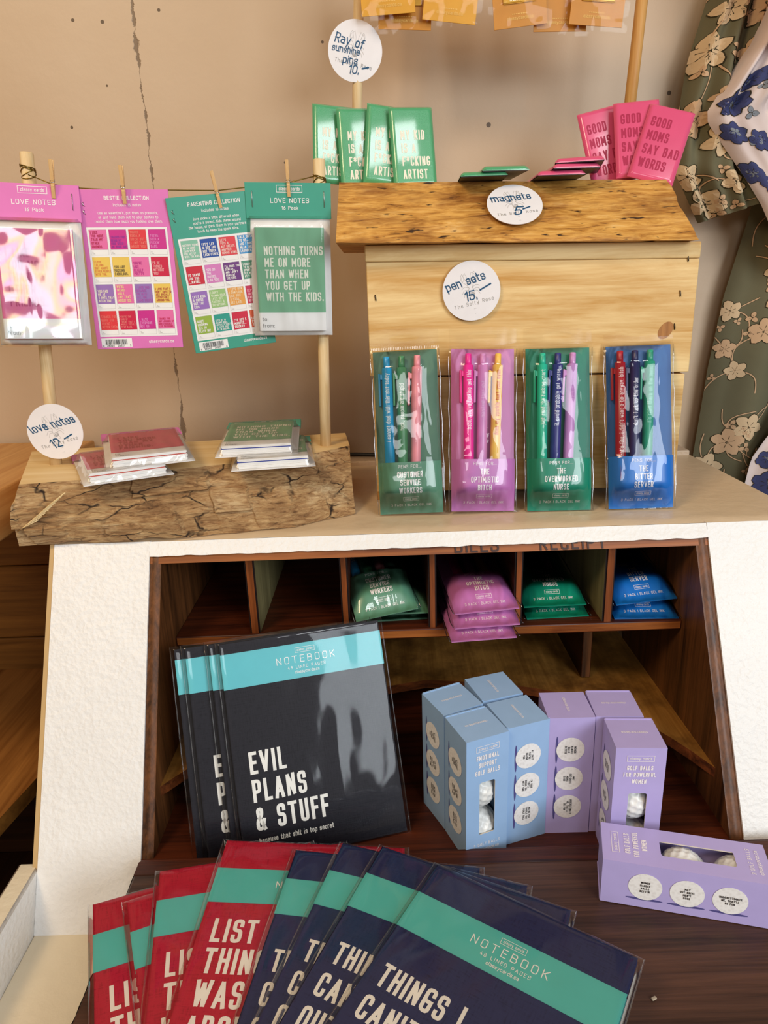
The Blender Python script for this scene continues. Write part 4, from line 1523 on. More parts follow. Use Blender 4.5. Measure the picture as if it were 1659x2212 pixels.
def pen_pack(ccol, pcol, pens, title, label, blown=0):
    t = thing('pen_set', label, 'pen set', 'pen sets')
    b = MB()
    b.box(-PW / 2, PW / 2, 0, PH, 0, .0006, card(ccol), .0002)
    b.build('backing_card', t)
    zc, r = .0068, .0057
    for (xt, xb_, col, words, wc, clipside) in pens:
        pm = plain('pen_plastic_' + col.strip('#'), col, .32, .5)
        xa, xc = (xb_ - .5) * PW, (xt - .5) * PW
        y0, y1 = .0320, .1760
        yb_ = y1 - .0125
        dirx = (xc - xa) / (y1 - y0)
        px = lambda y, xa=xa, y0=y0, dirx=dirx: xa + (y - y0) * dirx
        b = MB()
        b.tube([(px(y), y, zc) for y in (y0, y0 + .002, y0 + .05, yb_ - .0006, yb_)], [r * .8, r, r, r, r * .9], pm, 24)

        def pf(x, y, px=px):
            a = y / r
            yy = yb_ - .006 - .0 + x
            return Vector((px(yy) - r * 1.02 * math.sin(a), yy, zc + r * 1.03 * math.cos(a)))
        L = text_width(words, .0050, .78, .13, .10)
        put(b, words, -L - (.012 if L < .06 else 0), -.0022, .0050, ink(wc), pf, w=.78, sw=.13, track=.10, n=2, fine=.0011)
        pen = b.build('pen', t)
        b = MB()
        b.tube([(px(yb_), yb_ - .0005, zc), (px(yb_ + .004), yb_ + .004, zc), (px(y1 - .0008), y1 - .0008, zc), (px(y1), y1, zc)], [.0037, .0036, .0036, .0030], pm, 18)
        b.build('push_button', pen)
        b = MB()
        cx = lambda y: px(y) - r - .0030
        M = Matrix.Translation((cx(.14) + .0, .1405, zc - .0008)) @ Matrix.Rotation(-math.atan(dirx), 4, 'Z')
        b.box(-.0013, .0013, -.019, .0175, -.0022, .0022, pm, .0009, M=M)
        b.box(.0008, .0050, .0105, .0165, -.0016, .0016, pm, .0004, M=M)
        b.build('clip', pen)
    b = MB()                                       # pocket card

    def pz(x, y):
        k = min(1, y / .030)
        k = k * k * (3 - 2 * k)
        s = 1 - abs(2 * x / PW) ** 5 * .75
        return .0010 + .0128 * k * s
    pm = card(pcol, .3)
    b.grid(lambda u, v: Vector(((u - .5) * PW, v * PKH, pz((u - .5) * PW, v * PKH))), 20, 20, pm)
    f = lambda x, y: Vector((x, y, pz(x, y) + .0004))
    put(b, 'PENS FOR...', 0, .0520, .0036, WI, f, w=1.2, sw=.12, al='c', track=.22, n=2)
    put(b, title, 0, .0415, .0066, WI, f, w=.66, sw=.15, al='c', track=.12, lead=1.35, n=2, fine=.002)
    maker_mark(b, 0, .0172, .0042, WI, f)
    put(b, '3 PACK | BLACK GEL INK', 0, .0088, .0028, WI, f, w=1.15, sw=.12, al='c', track=.24, n=2)
    b.build('pocket_card', t)
    b = MB()                                       # clear bag, stretched over the pens

    def bz(u, v):
        x, y = (u - .5) * (PW + .005), -.0008 + (PH + .002) * v
        s = 1 - abs(2 * u - 1) ** 4
        if y < PKH:
            z = pz(max(-PW / 2, min(PW / 2, x)), max(y, 0)) + .0012
        else:
            k = min(1, (PH - y) / .018)
            z = .0012 + .0136 * s * max(0, k) ** .6
        z += .0007 * noise.noise(Vector((u * 4 + blown, v * 9, blown))) + .0003 * noise.noise(Vector((u * 9, v * 22, blown)))
        return Vector((x, y, max(z, .001)))
    b.grid(bz, 26, 60, BAGW)
    for sd in (-1, 1):                             # welded side seams
        b.tube([(sd * (PW + .005) / 2 + .0006 * math.sin(k * 1.7 + blown), k / 14 * PH, .0015 + .0008 * math.sin(k * 2.3 + blown)) for k in range(15)], .0005, SEAM, 6)
    # crimped seal and hanging flap above the card
    yq = PH + .0012
    b.grid(lambda u, v: Vector(((u - .5) * (PW + .005), yq + .0030 * v, .0010 + .0004 * (round(u * 80) % 2))), 80, 1, film('crimped_seal_film', .2, .2, 60, .8, (.97, .94, .88), .04), smooth=False)
    fl = film('hang_flap_film', .12, .3, 20, .3, (.985, .97, .94), .03)
    n = 32
    out, inn = [], []
    for i in range(n):
        a = 2 * math.pi * i / n
        cx_, sy_ = math.cos(a), math.sin(a)
        k = max(abs(cx_) / ((PW + .005) / 2), abs(sy_) / .0100)
        out.append(Vector((cx_ / k, yq + .0132 + sy_ / k, .0010)))
        inn.append(Vector((.0165 * cx_, yq + .0125 + .0036 * sy_, .0010)))
    for i in range(n):
        j = (i + 1) % n
        b.face([out[i], out[j], inn[j], inn[i]], fl)
    b.build('clear_bag', t)
    return t


pA = pen_pack('#557f66', '#629479', [(.215, .19, '#2a9fd4', 'i cannot deal with this shit today', '#e9f4f8', -1), (.448, .385, '#4b8c60', 'fuck, people are stupid', '#eaf2e6', -1), (.693, .575, '#f299a3', '', '#f6b7bd', -1)],
              'CUSTOMER\nSERVICE\nWORKERS', 'sage green pen set for customer service workers leaning on the pine box', 1.0)
pB = pen_pack('#cf86bf', '#c77cba', [(.26, .265, '#ef2f9d', "babe, you've fucking got this", '#f9dcec', -1), (.49, .46, '#d692c8', 'manifest that shit', '#e6b8dd', -1), (.73, .66, '#f4c958', 'does my sparkle hurt your eyes', '#d2553a', -1)],
              'THE\nOPTIMISTIC\nBITCH', 'orchid pink pen set for the optimistic bitch leaning on the pine box', 2.0)
pC = pen_pack('#0b8467', '#118e70', [(.25, .215, '#2cbf9d', 'just read the fucking chart', '#e8f6ef', -1), (.49, .41, '#323580', 'it could probably get worse', '#e6e6f2', -1), (.72, .61, '#d596d0', "you'll live", '#c27fc0', -1)],
              'THE\nOVERWORKED\nNURSE', 'emerald green pen set for the overworked nurse leaning on the pine box', 3.0)
pD = pen_pack('#2c69ac', '#1b78c8', [(.195, .175, '#b41b2c', "that's fine, i didn't want a tip anyway, bitch", '#f3dada', -1), (.426, .375, '#2b2a5c', "don't fuck up the order", '#e6e4ee', -1), (.657, .565, '#2ba17d', "it's right there on the menu", '#8fd3bd', -1)],
              'THE\nBITTER\nSERVER', 'bright blue pen set for the bitter server leaning on the pine box', 4.0)
for o, C_, yw, ln_, rl in ((pA, (.0304, .7761, .3725), -2.9, 12.5, 1.5), (pB, (.1145, .7779, .3720), 2.5, 14.5, -2.1), (pC, (.1998, .7769, .3701), -1.3, 15.0, -.4), (pD, (.2905, .7738, .3704), -3.2, 15.5, .6)):
    M = basis(C_, yw, ln_, rl)
    o.matrix_world = M @ Matrix.Translation((0, -PH / 2 + .0006, 0))


def lay(src, C_, yaw, lean, roll, lab):
    """a set lying in a pigeonhole; C_ = middle of its pocket panel."""
    copy_tree(src, basis(C_, yaw, lean, roll) @ Matrix.Translation((0, -PKH / 2, -.0125)), lab)


lay(pA, (.0105, .7560, .1790), 3, 85, 0, 'customer service pen set in the third pigeonhole, bottom of three')
lay(pA, (.0125, .7450, .1925), 0, 84, 0, 'customer service pen set in the third pigeonhole, middle of three')
lay(pA, (-.0065, .7300, .2030), -3, 66, 15, 'olive green customer service pen set on top of the pile in the third pigeonhole')
lay(pB, (.1010, .7010, .1790), 1, 86, 3.5, 'pink pen set in the fourth pigeonhole, lowest of the three, jutting out')
lay(pB, (.1060, .7080, .1920), 1, 83, 3, 'pink pen set in the fourth pigeonhole, middle of three')
lay(pB, (.1055, .7150, .2080), 2, 79, 4.5, 'pink pen set on top of the pile of three in the fourth pigeonhole')
lay(pC, (.1930, .7480, .1790), .5, 86, 2, 'emerald pen set underneath the other one in the fifth pigeonhole')
lay(pC, (.1900, .7480, .1950), 2, 82, 0, 'emerald pen set on top in the fifth pigeonhole')
lay(pD, (.2930, .7380, .1790), -.5, 86, -2, 'blue pen set underneath in the rightmost pigeonhole')
lay(pD, (.2900, .7420, .2010), -4, 76, 10, 'blue pen set on top in the rightmost pigeonhole, tilted up at one side')

# ------------------------------------------------------------------ golf-ball cartons
GA, GH = .0445, .1336


def golf_ball(name='golf_ball'):
    """dimpled ball, radius .0205, centred at the origin."""
    bm = bmesh.new()
    bmesh.ops.create_icosphere(bm, subdivisions=5, radius=.0203)
    n = 130
    cen = []
    for i in range(n):
        z = 1 - 2 * (i + .5) / n
        a = i * 2.399963
        rr_ = math.sqrt(1 - z * z)
        cen.append(Vector((rr_ * math.cos(a), rr_ * math.sin(a), z)))
    for v in bm.verts:
        d = v.co.normalized()
        m = max(d.dot(c) for c in cen)
        ang = math.acos(min(1, m))
        k = max(0, 1 - (ang / .155) ** 2)
        v.co = d * (.0203 - .0011 * k)
    for f_ in bm.faces:
        f_.smooth = True
    me = bpy.data.meshes.new(name)
    bm.to_mesh(me)
    bm.free()
    me.materials.append(plain('golf_ball_white', '#eeeeea', .3, .5))
    return me


BALLME = golf_ball()


def ball_print_mat():
    m, t, bs = nt_new('printed_golf_ball')
    v = coords(t, (1, 1, 1))
    vo = node(t, 'ShaderNodeTexVoronoi', Scale=330.0)
    t.links.new(v, vo.inputs['Vector'])
    c = ramp(t, vo.outputs['Distance'], [(0.2, srgb('#e6e2de')), (0.6, srgb('#f2efec'))])
    t.links.new(c, bs.inputs['Base Color'])
    bs.inputs['Roughness'].default_value = .5
    return m


BPRINT = ball_print_mat()
BSHADE = ink('#55508a')


def carton(col, dark, title, lines, label, group):
    t = thing('golf_ball_box', label, 'box', group)
    cm = card(col, .36)
    a = GA / 2
    b = MB()
    # sides, back, top, bottom
    b.face([(-a, -a, 0), (-a, -a, GH), (-a, a, GH), (-a, a, 0)][::-1], cm)
    b.face([(a, -a, 0), (a, a, 0), (a, a, GH), (a, -a, GH)][::-1], cm)
    b.face([(-a, a, 0), (-a, a, GH), (a, a, GH), (a, a, 0)], cm)
    b.face([(-a, -a, 0), (-a, a, 0), (a, a, 0), (a, -a, 0)], cm)
    b.face([(-a, -a, GH), (a, -a, GH), (a, a, GH), (-a, a, GH)], cm)
    # front with a window hole
    wx, z0, z1, rc = .0083, .0262, .0855, .0022
    F_ = lambda x, z: Vector((x, -a, z))
    for q in (((-a, 0), (a, 0), (a, z0), (-a, z0)), ((-a, z1), (a, z1), (a, GH), (-a, GH)), ((-a, z0), (-wx, z0), (-wx, z1), (-a, z1)), ((wx, z0), (a, z0), (a, z1), (wx, z1))):
        b.face([F_(*p) for p in q], cm)
    for sx in (-1, 1):
        for zz, sz_ in ((z0, 1), (z1, -1)):
            c0 = (sx * wx, zz)
            arc = [(sx * (wx - rc) + sx * rc * math.cos(k * math.pi / 8), zz + sz_ * rc - sz_ * rc * math.sin(k * math.pi / 8)) for k in range(5)]
            pl = [c0] + arc
            b.face([F_(*p) for p in pl], cm)
    ed = plain('card_cut_edge', '#ded2bf', .7)
    th = .0010
    for p, q in (((-wx, z0), (wx, z0)), ((wx, z0), (wx, z1)), ((wx, z1), (-wx, z1)), ((-wx, z1), (-wx, z0))):
        b.face([Vector((p[0], -a, p[1])), Vector((q[0], -a, q[1])), Vector((q[0], -a + th, q[1])), Vector((p[0], -a + th, p[1]))], ed)
    # tuck-flap crease lines on the lid
    b.box(-a + .001, a - .001, a - .0012, a + .0004, GH - .0006, GH + .0006, cm)
    # inside back
    b.face([(-a + .001, a - .001, .001), (a - .001, a - .001, .001), (a - .001, a - .001, GH - .001), (-a + .001, a - .001, GH - .001)], plain('grey_card_inside', '#9a948a', .8))
    ff = lambda x, y: Vector((x, -a - .0003, y))
    maker_mark(b, 0, .1225, .0058, WI, ff)
    put(b, title, 0, *((.1105, .0052) if 'SUPPORT' in title else (.1105, .0046)), WI, ff, w=.60, sw=.16, al='c', track=.12, lead=1.55, n=2)
    put(b, '3 GOLF BALLS', 0, .0130, .0034, WI, ff, w=1.05, sw=.12, al='c', track=.2, n=2)
    put(b, 'classycards.ca', 0, .0068, .0034, WI, ff, w=1.05, sw=.13, al='c', track=.12, n=2)
    tf = lambda x, y: Vector((-x, -y, GH + .0003))
    put(b, 'classycards.ca', 0, -.0015, .0030, WI, tf, w=1.05, sw=.13, al='c', track=.12, n=2)
    # printed balls down both sides; read with the box on its back
    for sgn in (-1, 1):
        for k, ln_ in enumerate(lines):
            cz = GH * (.735 - .2475 * k)
            # s runs down the box, q runs across it (towards the back for the left side)
            if sgn < 0:
                sf = lambda s, q, cz=cz, e=.0004: Vector((-a - e, -q, cz - s))
            else:
                sf = lambda s, q, cz=cz, e=.0004: Vector((a + e, -q, cz - s))
            b.face([sf(.0150 * math.cos(j * .2618), -.0132 * 1 + .0013 * math.sin(j * .2618), e=.0002) for j in range(24)], BSHADE)
            b.face([sf(.0136 * math.cos(j * .19635), .0136 * math.sin(j * .19635), e=.0004) for j in range(32)], BPRINT)
            nl = ln_.count('\n')
            hh_ = .0022
            put(b, ln_, 0, nl * hh_ * .68 - .0011, hh_, ink('#2a2629'), lambda s, q, sf=sf: sf(s, q, e=.0006), w=.8, sw=.17, al='c', track=.13, lead=1.38, n=1)
    b.build('carton', t)
    for k in range(3):
        o = bpy.data.objects.new('golf_ball', BALLME)
        COL.objects.link(o)
        o.parent = t
        o.location = (0, -.0008, .0225 + .0435 * k)
        o.rotation_euler = (k * 1.1, k * .7, k)
    return t


BL = '#9dbfe6'
LV = '#bbade2'
bl_lines = ("AT LEAST\nYOU'RE\nHAVING\nFUN", "I'M SURE\nYOU'LL\nBREAK 100\nNEXT TIME", 'MAYBE YOU\nSHOULD TRY\nPICKLE BALL')
pu_lines = ('WOMEN\nHANDLE\nBALLS\nBETTER', "MAY\nOUT-DRIVE\nMEN'S\nEGOS", "UNDERESTIMATE\nME, THAT'LL\nBE FUN")
c1 = carton(BL, None, 'EMOTIONAL\nSUPPORT\nGOLF BALLS', bl_lines, 'light blue golf ball box at the front of its block, windowed face to the front', 'blue golf ball boxes')


def rz(x, y, a, z=.0002):
    return Matrix.Translation((x, y, z)) @ Matrix.Rotation(R(a), 4, 'Z')


c1.matrix_world = rz(.0803, .5662, 20.9)
copy_tree(c1, rz(.1228, .5848, 18.1 + 90), 'light blue golf ball box showing three printed balls, right of the windowed one')
copy_tree(c1, rz(.0618, .6105, 24.8), 'light blue golf ball box at the back left of the blue block')
copy_tree(c1, rz(.1067, .6312, 17.0 + 90), 'light blue golf ball box at the back right, only its lid showing')
c2 = carton(LV, None, 'GOLF BALLS\nFOR POWERFUL\nWOMEN', pu_lines, 'lilac golf ball box standing with a windowed front, behind the lying one', 'lilac golf ball boxes')
c2.matrix_world = rz(.2221, .5443, -3.6, .0002)
copy_tree(c2, rz(.1724, .5930, -.7 + 90), 'lilac golf ball box showing three printed balls beside the blue boxes')
copy_tree(c2, rz(.2185, .5925, -2.9), 'lilac golf ball box behind the standing windowed lilac box')
Mx = Matrix(((0, 0, -1, 0), (1, 0, 0, 0), (0, -1, 0, 0), (0, 0, 0, 1)))   # on its back, foot to the right
copy_tree(c2, Matrix.Translation((.2461, .4785, LZ + .0008 + GA / 2)) @ Matrix.Rotation(R(-14.6), 4, 'Z') @ Mx @ Matrix.Translation((0, 0, -GH / 2)), 'lilac golf ball box lying on its back on the dark desk top')

# ------------------------------------------------------------------ notebooks


def linen(name, hexc):
    if name in MATS:
        return MATS[name]
    m, t, bs = nt_new(name)
    bs.inputs['Roughness'].default_value = .5
    v = coords(t, (900, 90, 1))
    n1 = node(t, 'ShaderNodeTexNoise', Scale=1.0, Detail=2.0)
    t.links.new(v, n1.inputs['Vector'])
    v2 = coords(t, (90, 900, 1))
    n2 = node(t, 'ShaderNodeTexNoise', Scale=1.0, Detail=2.0)
    t.links.new(v2, n2.inputs['Vector'])
    ad = node(t, 'ShaderNodeMath', operation='ADD')
    t.links.new(n1.outputs['Fac'], ad.inputs[0])
    t.links.new(n2.outputs['Fac'], ad.inputs[1])
    base = srgb(hexc)
    c = ramp(t, ad.outputs[0], [(0.7, tuple(x * .85 for x in base[:3])), (1.35 / 1.35 * .99, tuple(min(1, x * 1.25 + .004) for x in base[:3]))])
    t.links.new(c, bs.inputs['Base Color'])
    bs.inputs['Specular IOR Level'].default_value = .2
    bump(t, bs, ad.outputs[0], .2, .0004)
    MATS[name] = m
    return m


NW, NH, NT = .1630, .2140, .0040


def notebook(cover, band_hex, gap, title, ty, th, tw, tx, lead, sub, label, group, sid=0.0, subh=.0062):
    t = thing('notebook', label, 'notebook', group)
    b = MB()
    b.box(-NW / 2 + .0008, NW / 2 - .0012, -NH / 2 + .0012, NH / 2 - .0012, -NT / 2 + .0005, NT / 2 - .0005, PAGES)
    b.build('pages', t)
    b = MB()
    z = NT / 2
    b.box(-NW / 2, NW / 2, -NH / 2, NH / 2, z - .0006, z, cover, .0002)
    b.box(-NW / 2, NW / 2, -NH / 2, NH / 2, -z, -z + .0006, cover, .0002)
    b.box(-NW / 2, -NW / 2 + .0007, -NH / 2, NH / 2, -z, z, cover)
    f = flatf(z + .0002)
    ti = ink('#f3efe6')
    put(b, title, -NW / 2 + tx, NH / 2 - ty, th, ti, f, w=tw, sw=.15, track=.12, lead=lead)
    if sub:
        put(b, sub, -NW / 2 + tx + .001, NH / 2 - ty - th * lead * (title.count('\n')) - .0118, subh, ti, f, w=.78, sw=.15, track=.1)
    b.build('cover', t)
    b = MB()
    bh = .0345
    bm_ = card(band_hex, .4)
    b.box(-NW / 2 - .0003, NW / 2 + .0003, NH / 2 - gap - bh, NH / 2 - gap, z + .0001, z + .0004, bm_)
    b.box(-NW / 2 - .0003, NW / 2 + .0003, NH / 2 - gap - bh, NH / 2 - gap, -z - .0004, -z - .0001, bm_)
    yb_ = NH / 2 - gap
    f = flatf(z + .0006)
    cx = .002
    maker_mark(b, cx, yb_ - .0066, .0048, WI, f)
    put(b, 'NOTEBOOK', cx, yb_ - .0190, .0072, WI, f, w=1.35, sw=.10, al='c', track=.42)
    put(b, '48 LINED PAGES', cx, yb_ - .0249, .0032, WI, f, w=1.2, sw=.12, al='c', track=.34, n=2)
    put(b, 'classycards.ca', cx, yb_ - .0296, .0030, WI, f, w=1.1, sw=.13, al='c', track=.14, n=2)
    b.build('paper_band', t)
    b = MB()                                       # clear sleeve
    sw_, sh_ = NW + .008, NH + .006

    def sl(u, v, s):
        x, y = (u - .5) * sw_, (v - .5) * sh_
        e = min((.5 - abs(u - .5)) * sw_ / .006, (.5 - abs(v - .5)) * sh_ / .005, 1)
        e = max(0, e)
        zz = (z + .0013) * (1 - (1 - e) ** 2)
        zz += e * (.0005 * noise.noise(Vector((x * 22, y * 9, sid))) + .0004 * noise.noise(Vector((x * 60, y * 25, sid + 3))))
        return Vector((x, y, s * zz))
    us = lambda u: .5 + .5 * math.copysign(1 - (1 - abs(2 * u - 1)) ** 1.5, u - .5)
    b.grid(lambda u, v: sl(us(u), us(v), 1), 34, 40, SLEEVE)
    b.grid(lambda u, v: sl(1 - us(u), us(v), -1), 12, 14, SLEEVE)
    for s in (-1, 1):                              # folded side seams
        b.tube([(s * sw_ / 2, (k / 12 - .5) * sh_, .0004 * math.sin(k * 2.1 + sid)) for k in range(13)], .00045, SLEEVE, 6)
    b.build('clear_sleeve', t)
    return t


NB = linen('black_linen_cover', '#15131c')
NR = linen('red_linen_cover', '#a5142f')
NN = linen('navy_linen_cover', '#20284f')
e1 = notebook(NB, '#5fc0c8', .0105, 'EVIL\nPLANS\n& STUFF', .1295, .0216, .57, .0155, 1.24, 'because that shit is top secret', 'black notebook at the front of the upright row, whole title visible', 'black notebooks', 1, subh=.0050)
EY, EL, ERo = 14, 24, .6
EM = basis((-.0783, .6020, .0985), EY, EL, ERo)
e1.matrix_world = EM
for dx, dz, lab in ((-.0105, -.0068, 'black notebook directly behind the front one, only its left edge showing'), (-.0335, -.0136, 'black notebook third back in the upright row, partial title showing'), (-.0445, -.0204, 'black notebook at the very back of the upright row')):
    copy_tree(e1, EM @ Matrix.Translation((dx, .0010, dz)), lab)
r1 = notebook(NR, '#58beb6', .0310, 'LIST OF\nTHINGS I\nWAS RIGHT\nABOUT', .1015, .0208, .62, .0108, 1.23, '', 'red notebook lying leftmost and lowest in the fan', 'red notebooks', 2)
n1 = notebook(NN, '#58beb6', .0310, "THINGS I\nCAN'T SAY\nOUT LOUD", .1135, .0182, .63, .0100, 1.42, '', 'navy notebook lowest of the four in the fan, leftmost of the blue', 'navy notebooks', 5)
FT = Matrix.Rotation(R(3), 4, 'Y')                 # the red ones sag a little to the right


def fanM(C_, roll, sag):
    M = basis((0, 0, 0), 0, 88.0, roll)
    return Matrix.Translation(C_) @ ((FT @ M) if sag else M)


r1.matrix_world = fanM((-0.1444, 0.3982, 0.0256), 21.5, True)
n1.matrix_world = fanM((-.0258, .3868, .0448), -9.3, False)
for o, C_, rl, lab in ((r1, (-0.1108, 0.4000, 0.0304), 24, 'red notebook second from the left in the fan, mostly covered'),
                       (r1, (-0.1061, 0.4042, 0.0352), 12, 'red notebook third from the left in the fan, with two letters of each line showing'),
                       (r1, (-0.0778, 0.4108, 0.0400), -2.5, 'red notebook on top of the other red ones, four title lines showing'),
                       (n1, (-.0035, .3791, .0496), -18.5, 'navy notebook second from the left of the blue ones in the fan'),
                       (n1, (.0161, .3641, .0544), -25.5, 'navy notebook just under the topmost one in the fan'),
                       (n1, (.0451, .3340, .0592), -32.9, 'navy notebook on top of the whole fan, band lettering fully visible')):
    copy_tree(o, fanM(C_, rl, o is r1), lab)

# ------------------------------------------------------------------ crumbs on the desk top
for k, (x, y) in enumerate(((.1890, .3850), (.2640, .3550))):
    b = MB()
    b.box(-.0022, .0022, -.0013, .0013, 0, .0016, plain('seed_husk', '#b6a48c', .6), .0007)
    o = b.build('crumb', None, Matrix.Translation((x, y, LZ + .0001)) @ Matrix.Rotation(.4 + k, 4, 'Z'))
    tag(o, ('pale crumb on the dark desk top nearer the navy notebooks', 'pale crumb on the dark desk top toward the lower right corner')[k], 'crumb', 'crumbs on the desk top')

# ------------------------------------------------------------------ dresses hanging at the right


def cloth_mat(name, hexc):
    m, t, bs = nt_new(name)
    v = coords(t, (1, 1, 1))
    n1 = node(t, 'ShaderNodeTexNoise', Scale=18.0, Detail=3.0)
    t.links.new(v, n1.inputs['Vector'])
    base = srgb(hexc)
    c = ramp(t, n1.outputs['Fac'], [(0.3, tuple(x * .85 for x in base[:3])), (0.7, base)])
    t.links.new(c, bs.inputs['Base Color'])
    bs.inputs['Roughness'].default_value = .85
    bs.inputs['Specular IOR Level'].default_value = .15
    wv = node(t, 'ShaderNodeTexNoise', Scale=900.0)
    t.links.new(v, wv.inputs['Vector'])
    bump(t, bs, wv.outputs['Fac'], .15, .0005)
    return m


OLIVE = cloth_mat('olive_cotton', '#6d6850')
PEACH = cloth_mat('peach_print', '#cfab86')
PEACH2 = cloth_mat('pale_peach_print', '#d9bd97')
OUTL = cloth_mat('dark_print_outline', '#3f3826')
BLUSH = cloth_mat('blush_white_cotton', '#e2cfc8')
BLUEP = cloth_mat('indigo_print', '#454a74')
BLUE2 = cloth_mat('slate_leaf_print', '#8a8f96')


def surf_poly(b, S, u0, v0, pts, mat, lift):
    """polygon of small (metre) offsets laid on the surface S at (u0, v0); drawn as a fan so that it follows the folds."""
    def at(dx, dy):
        u, v = min(.998, max(.002, u0 + dx)), min(.998, max(.002, v0 + dy))
        p = S(u, v)
        e = 1e-3
        n = (S(u + e, v) - p).cross(S(u, v + e) - p)
        if n.length > 0:
            n.normalize()
        if n.y > 0:
            n = -n
        return p + n * lift
    c = Vector((sum(p[0] for p in pts) / len(pts), sum(p[1] for p in pts) / len(pts)))
    for i in range(len(pts)):
        a, d = Vector(pts[i]), Vector(pts[(i + 1) % len(pts)])
        m1, m2 = (a + c) / 2, (d + c) / 2
        b.face([at(*c), at(*m1), at(*m2)], mat)
        b.face([at(*m1), at(*a), at(*d), at(*m2)], mat)


def blossom(b, S, u0, v0, size, su, sv, mats, rot, r_, petals=5):
    fill, edge = mats
    for k in range(petals):
        a = rot + k * 2 * math.pi / petals
        for sc_, mt, lf in ((1.12, edge, .0006), (1.0, fill, .0009)):
            pts = []
            for j in range(10):
                t_ = j * 2 * math.pi / 10
                lx = size * (.52 + .46 * sc_ * math.cos(t_) * (1 + .12 * math.sin(3 * t_ + k)))
                ly = size * .36 * sc_ * math.sin(t_)
                pts.append(((lx * math.cos(a) - ly * math.sin(a)) / su, (lx * math.sin(a) + ly * math.cos(a)) / sv))
            surf_poly(b, S, u0, v0, pts, mt, lf + .00005 * k)
    for j in range(6):
        a = rot + j * 1.05
        pts = [(size * .1 * math.cos(a) / su, size * .1 * math.sin(a) / sv), (size * .42 * math.cos(a + .05) / su, size * .42 * math.sin(a + .05) / sv), (size * .42 * math.cos(a - .05) / su, size * .42 * math.sin(a - .05) / sv)]
        surf_poly(b, S, u0, v0, pts, edge, .0014)


def vine(b, S, u0, v0, du, dv, su, sv, mats, bend):
    fill, edge = mats
    N_ = 9
    P = []
    for i in range(N_ + 1):
        q = i / N_
        P.append((du * q + bend * math.sin(math.pi * q) * dv * sv / su, dv * q - bend * math.sin(math.pi * q) * du * su / sv))
    for wd, mt, lf in ((.0024, edge, .0004), (.0015, fill, .0007)):
        for i in range(N_):
            a, d = Vector(P[i]), Vector(P[i + 1])
            t_ = Vector(((d.x - a.x) * su, (d.y - a.y) * sv))
            if t_.length < 1e-9:
                continue
            t_.normalize()
            nx, ny = -t_.y * wd / 2 / su, t_.x * wd / 2 / sv
            surf_poly(b, S, u0, v0, [(a.x + nx, a.y + ny), (d.x + nx, d.y + ny), (d.x - nx, d.y - ny), (a.x - nx, a.y - ny)], mt, lf)


def interp(tab, z):
    for (z0, x0), (z1, x1) in zip(tab, tab[1:]):
        if z0 >= z >= z1:
            return x0 + (x1 - x0) * (z0 - z) / (z0 - z1)
    return tab[0][1] if z > tab[0][0] else tab[-1][1]


def garment(name, parent, S, nu, nv, mat, su, sv, flowers, seed, vines=0, size=(.012, .022), at=()):
    b = MB()
    b.grid(S, nu, nv, mat)
    rr = random.Random(seed)
    pts = [(min(.95, (x - S(0, v).x) / (S(1, v).x - S(0, v).x)), v) for x, v in at]
    tries = 0
    while len(pts) < flowers and tries < 600:
        tries += 1
        u, v = rr.uniform(.04, .96), rr.uniform(.03, .97)
        if all(((u - p[0]) * su) ** 2 + ((v - p[1]) * sv) ** 2 > (size[1] * 1.45) ** 2 for p in pts):
            pts.append((u, v))
    for i, (u, v) in enumerate(pts):
        if vines:
            for k in range(vines):
                ang = rr.uniform(0, 6.28)
                L = rr.uniform(.03, .055)
                vine(b, S, u, v, L * math.cos(ang) / su, L * math.sin(ang) / sv, su, sv, (PEACH if mat is OLIVE else BLUE2, OUTL if mat is OLIVE else BLUEP), rr.uniform(-.4, .4))
    for i, (u, v) in enumerate(pts):
        sz = rr.uniform(*size)
        if mat is OLIVE:
            ms = (PEACH if i % 2 else PEACH2, OUTL)
            blossom(b, S, u, v, sz, su, sv, ms, rr.uniform(0, 6), rr)
            for k in range(2):
                blossom(b, S, u + rr.uniform(-.035, .035) / su, v + rr.uniform(-.035, .035) / sv, sz * .38, su, sv, (PEACH, OUTL), rr.uniform(0, 6), rr, 3)
        else:
            blossom(b, S, u, v, sz, su, sv, (BLUEP, OUTL), rr.uniform(0, 6), rr, 6)
            blossom(b, S, u, v, sz * .45, su, sv, (BLUE2, BLUEP), rr.uniform(0, 6), rr, 5)
            blossom(b, S, u + sz * 1.2 / su, v + sz * .8 / sv, sz * .5, su, sv, (BLUE2, OUTL), rr.uniform(0, 6), rr, 3)
    return b.build(name, parent)


od = thing('floral_dress', 'olive green dress with peach flowers hanging behind the shelf end', 'dress', 'dresses at the right')
left_sl = [(.97, .452), (.854, .425), (.791, .409), (.739, .402), (.675, .4005), (.661, .401), (.607, .430), (.600, .434)]


def S_sleeve(u, v):
    z = .97 - .37 * v
    x0 = interp(left_sl, z)
    x1 = .60
    x = x0 + (x1 - x0) * u
    zl = z + (.030 * u if v > .80 else 0) * max(0, (v - .80) / .20) ** 1.0 * 1.6
    pinch = 1 - .55 * math.exp(-((v - .80) / .045) ** 2)
    fold = .011 * math.sin(u * 24 + 1.2 * math.sin(v * 5)) * (.35 + .65 * v) * pinch + .006 * math.sin(u * 51 + v * 3) * pinch
    edge = .018 * (max(0, .10 - u) / .10) ** 2
    return Vector((x, .995 + edge + fold - .016 * math.sin(math.pi * min(1, u * 1.2)), zl))


garment('sleeve', od, S_sleeve, 90, 70, OLIVE, .19, .37, 34, 5, 1, (.016, .025))
left_sk = [(.70, .535), (.599, .515), (.504, .495), (.404, .484), (.273, .476), (.10, .463), (-.25, .445)]


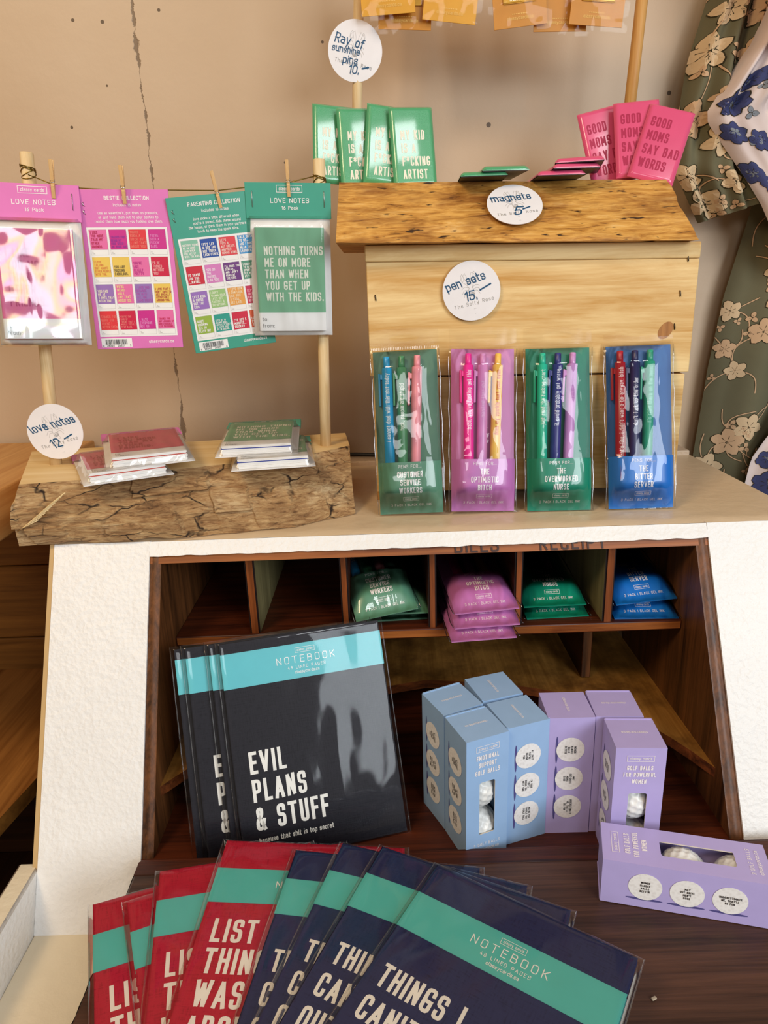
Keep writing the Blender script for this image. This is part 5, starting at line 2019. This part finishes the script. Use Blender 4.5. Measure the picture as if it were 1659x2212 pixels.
def S_skirt(u, v):
    z = .70 - .95 * v
    x = interp(left_sk, z) + .26 * u
    fold = .012 * math.sin(u * 17 + .6 * math.sin(v * 4)) * (.3 + .7 * min(1, v * 2))
    return Vector((x, 1.018 + fold + .015 * (max(0, .08 - u) / .08) ** 2, z))


garment('skirt', od, S_skirt, 70, 90, OLIVE, .26, .95, 60, 11, 3, (.014, .022))
wd = thing('floral_dress', 'white dress with indigo flowers hanging at the right edge, in front of olive one', 'dress', 'dresses at the right')
left_w = [(.97, .515), (.87, .492), (.797, .466), (.749, .435), (.728, .421), (.715, .423), (.68, .452), (.648, .479), (.617, .503), (.585, .522)]


def S_wsl(u, v):
    z = .97 - .385 * v
    x = interp(left_w, z) + (.66 - interp(left_w, z)) * u
    g = max(0, 1 - abs(v - .45) / .32)
    fold = (.010 * math.sin(u * 38 + v * 6) + .005 * math.sin(u * 71 - v * 9)) * (1 - .85 * max(0, min(1, (v - .60) / .06)))
    return Vector((x, .962 + fold - .022 * math.sin(math.pi * min(1, u * 1.3)) * g + .016 * (max(0, .08 - u) / .08) ** 2, z))


garment('sleeve', wd, S_wsl, 80, 70, BLUSH, .20, .385, 17, 23, 0, (.0105, .015), at=[(x, (.97 - z) / .385) for x, z in ((.446, .732), (.452, .700), (.484, .690), (.482, .655), (.487, .765), (.466, .757), (.505, .640))])
left_ws = [(.60, .522), (.57, .526), (.55, .536), (.52, .585), (.36, .590), (.31, .556), (.277, .537), (.20, .528), (-.20, .50)]


def S_wsk(u, v):
    z = .60 - .80 * v
    x = interp(left_ws, z) + .20 * u
    fold = .010 * math.sin(u * 20 + v * 2)
    return Vector((x, .978 + fold, z))


garment('skirt', wd, S_wsk, 50, 70, BLUSH, .20, .80, 26, 29, 1, (.012, .02))
rg = thing('garment', 'bright red garment edge showing at the top right corner', 'garment')
b = MB()
RED = cloth_mat('coral_red_knit', '#d8402e')
b.grid(lambda u, v: Vector((.452 + .030 * v ** 1.6 + .16 * u, .925 + .006 * math.sin(u * 9), .92 - .135 * v - .0 * u)), 20, 24, RED)
b.build('panel', rg)
b = MB()
b.tube([(.452 + .030 * (k / 14) ** 1.6, .923, .92 - .135 * k / 14) for k in range(15)], .0035, RED, 10)
b.build('hem', rg)
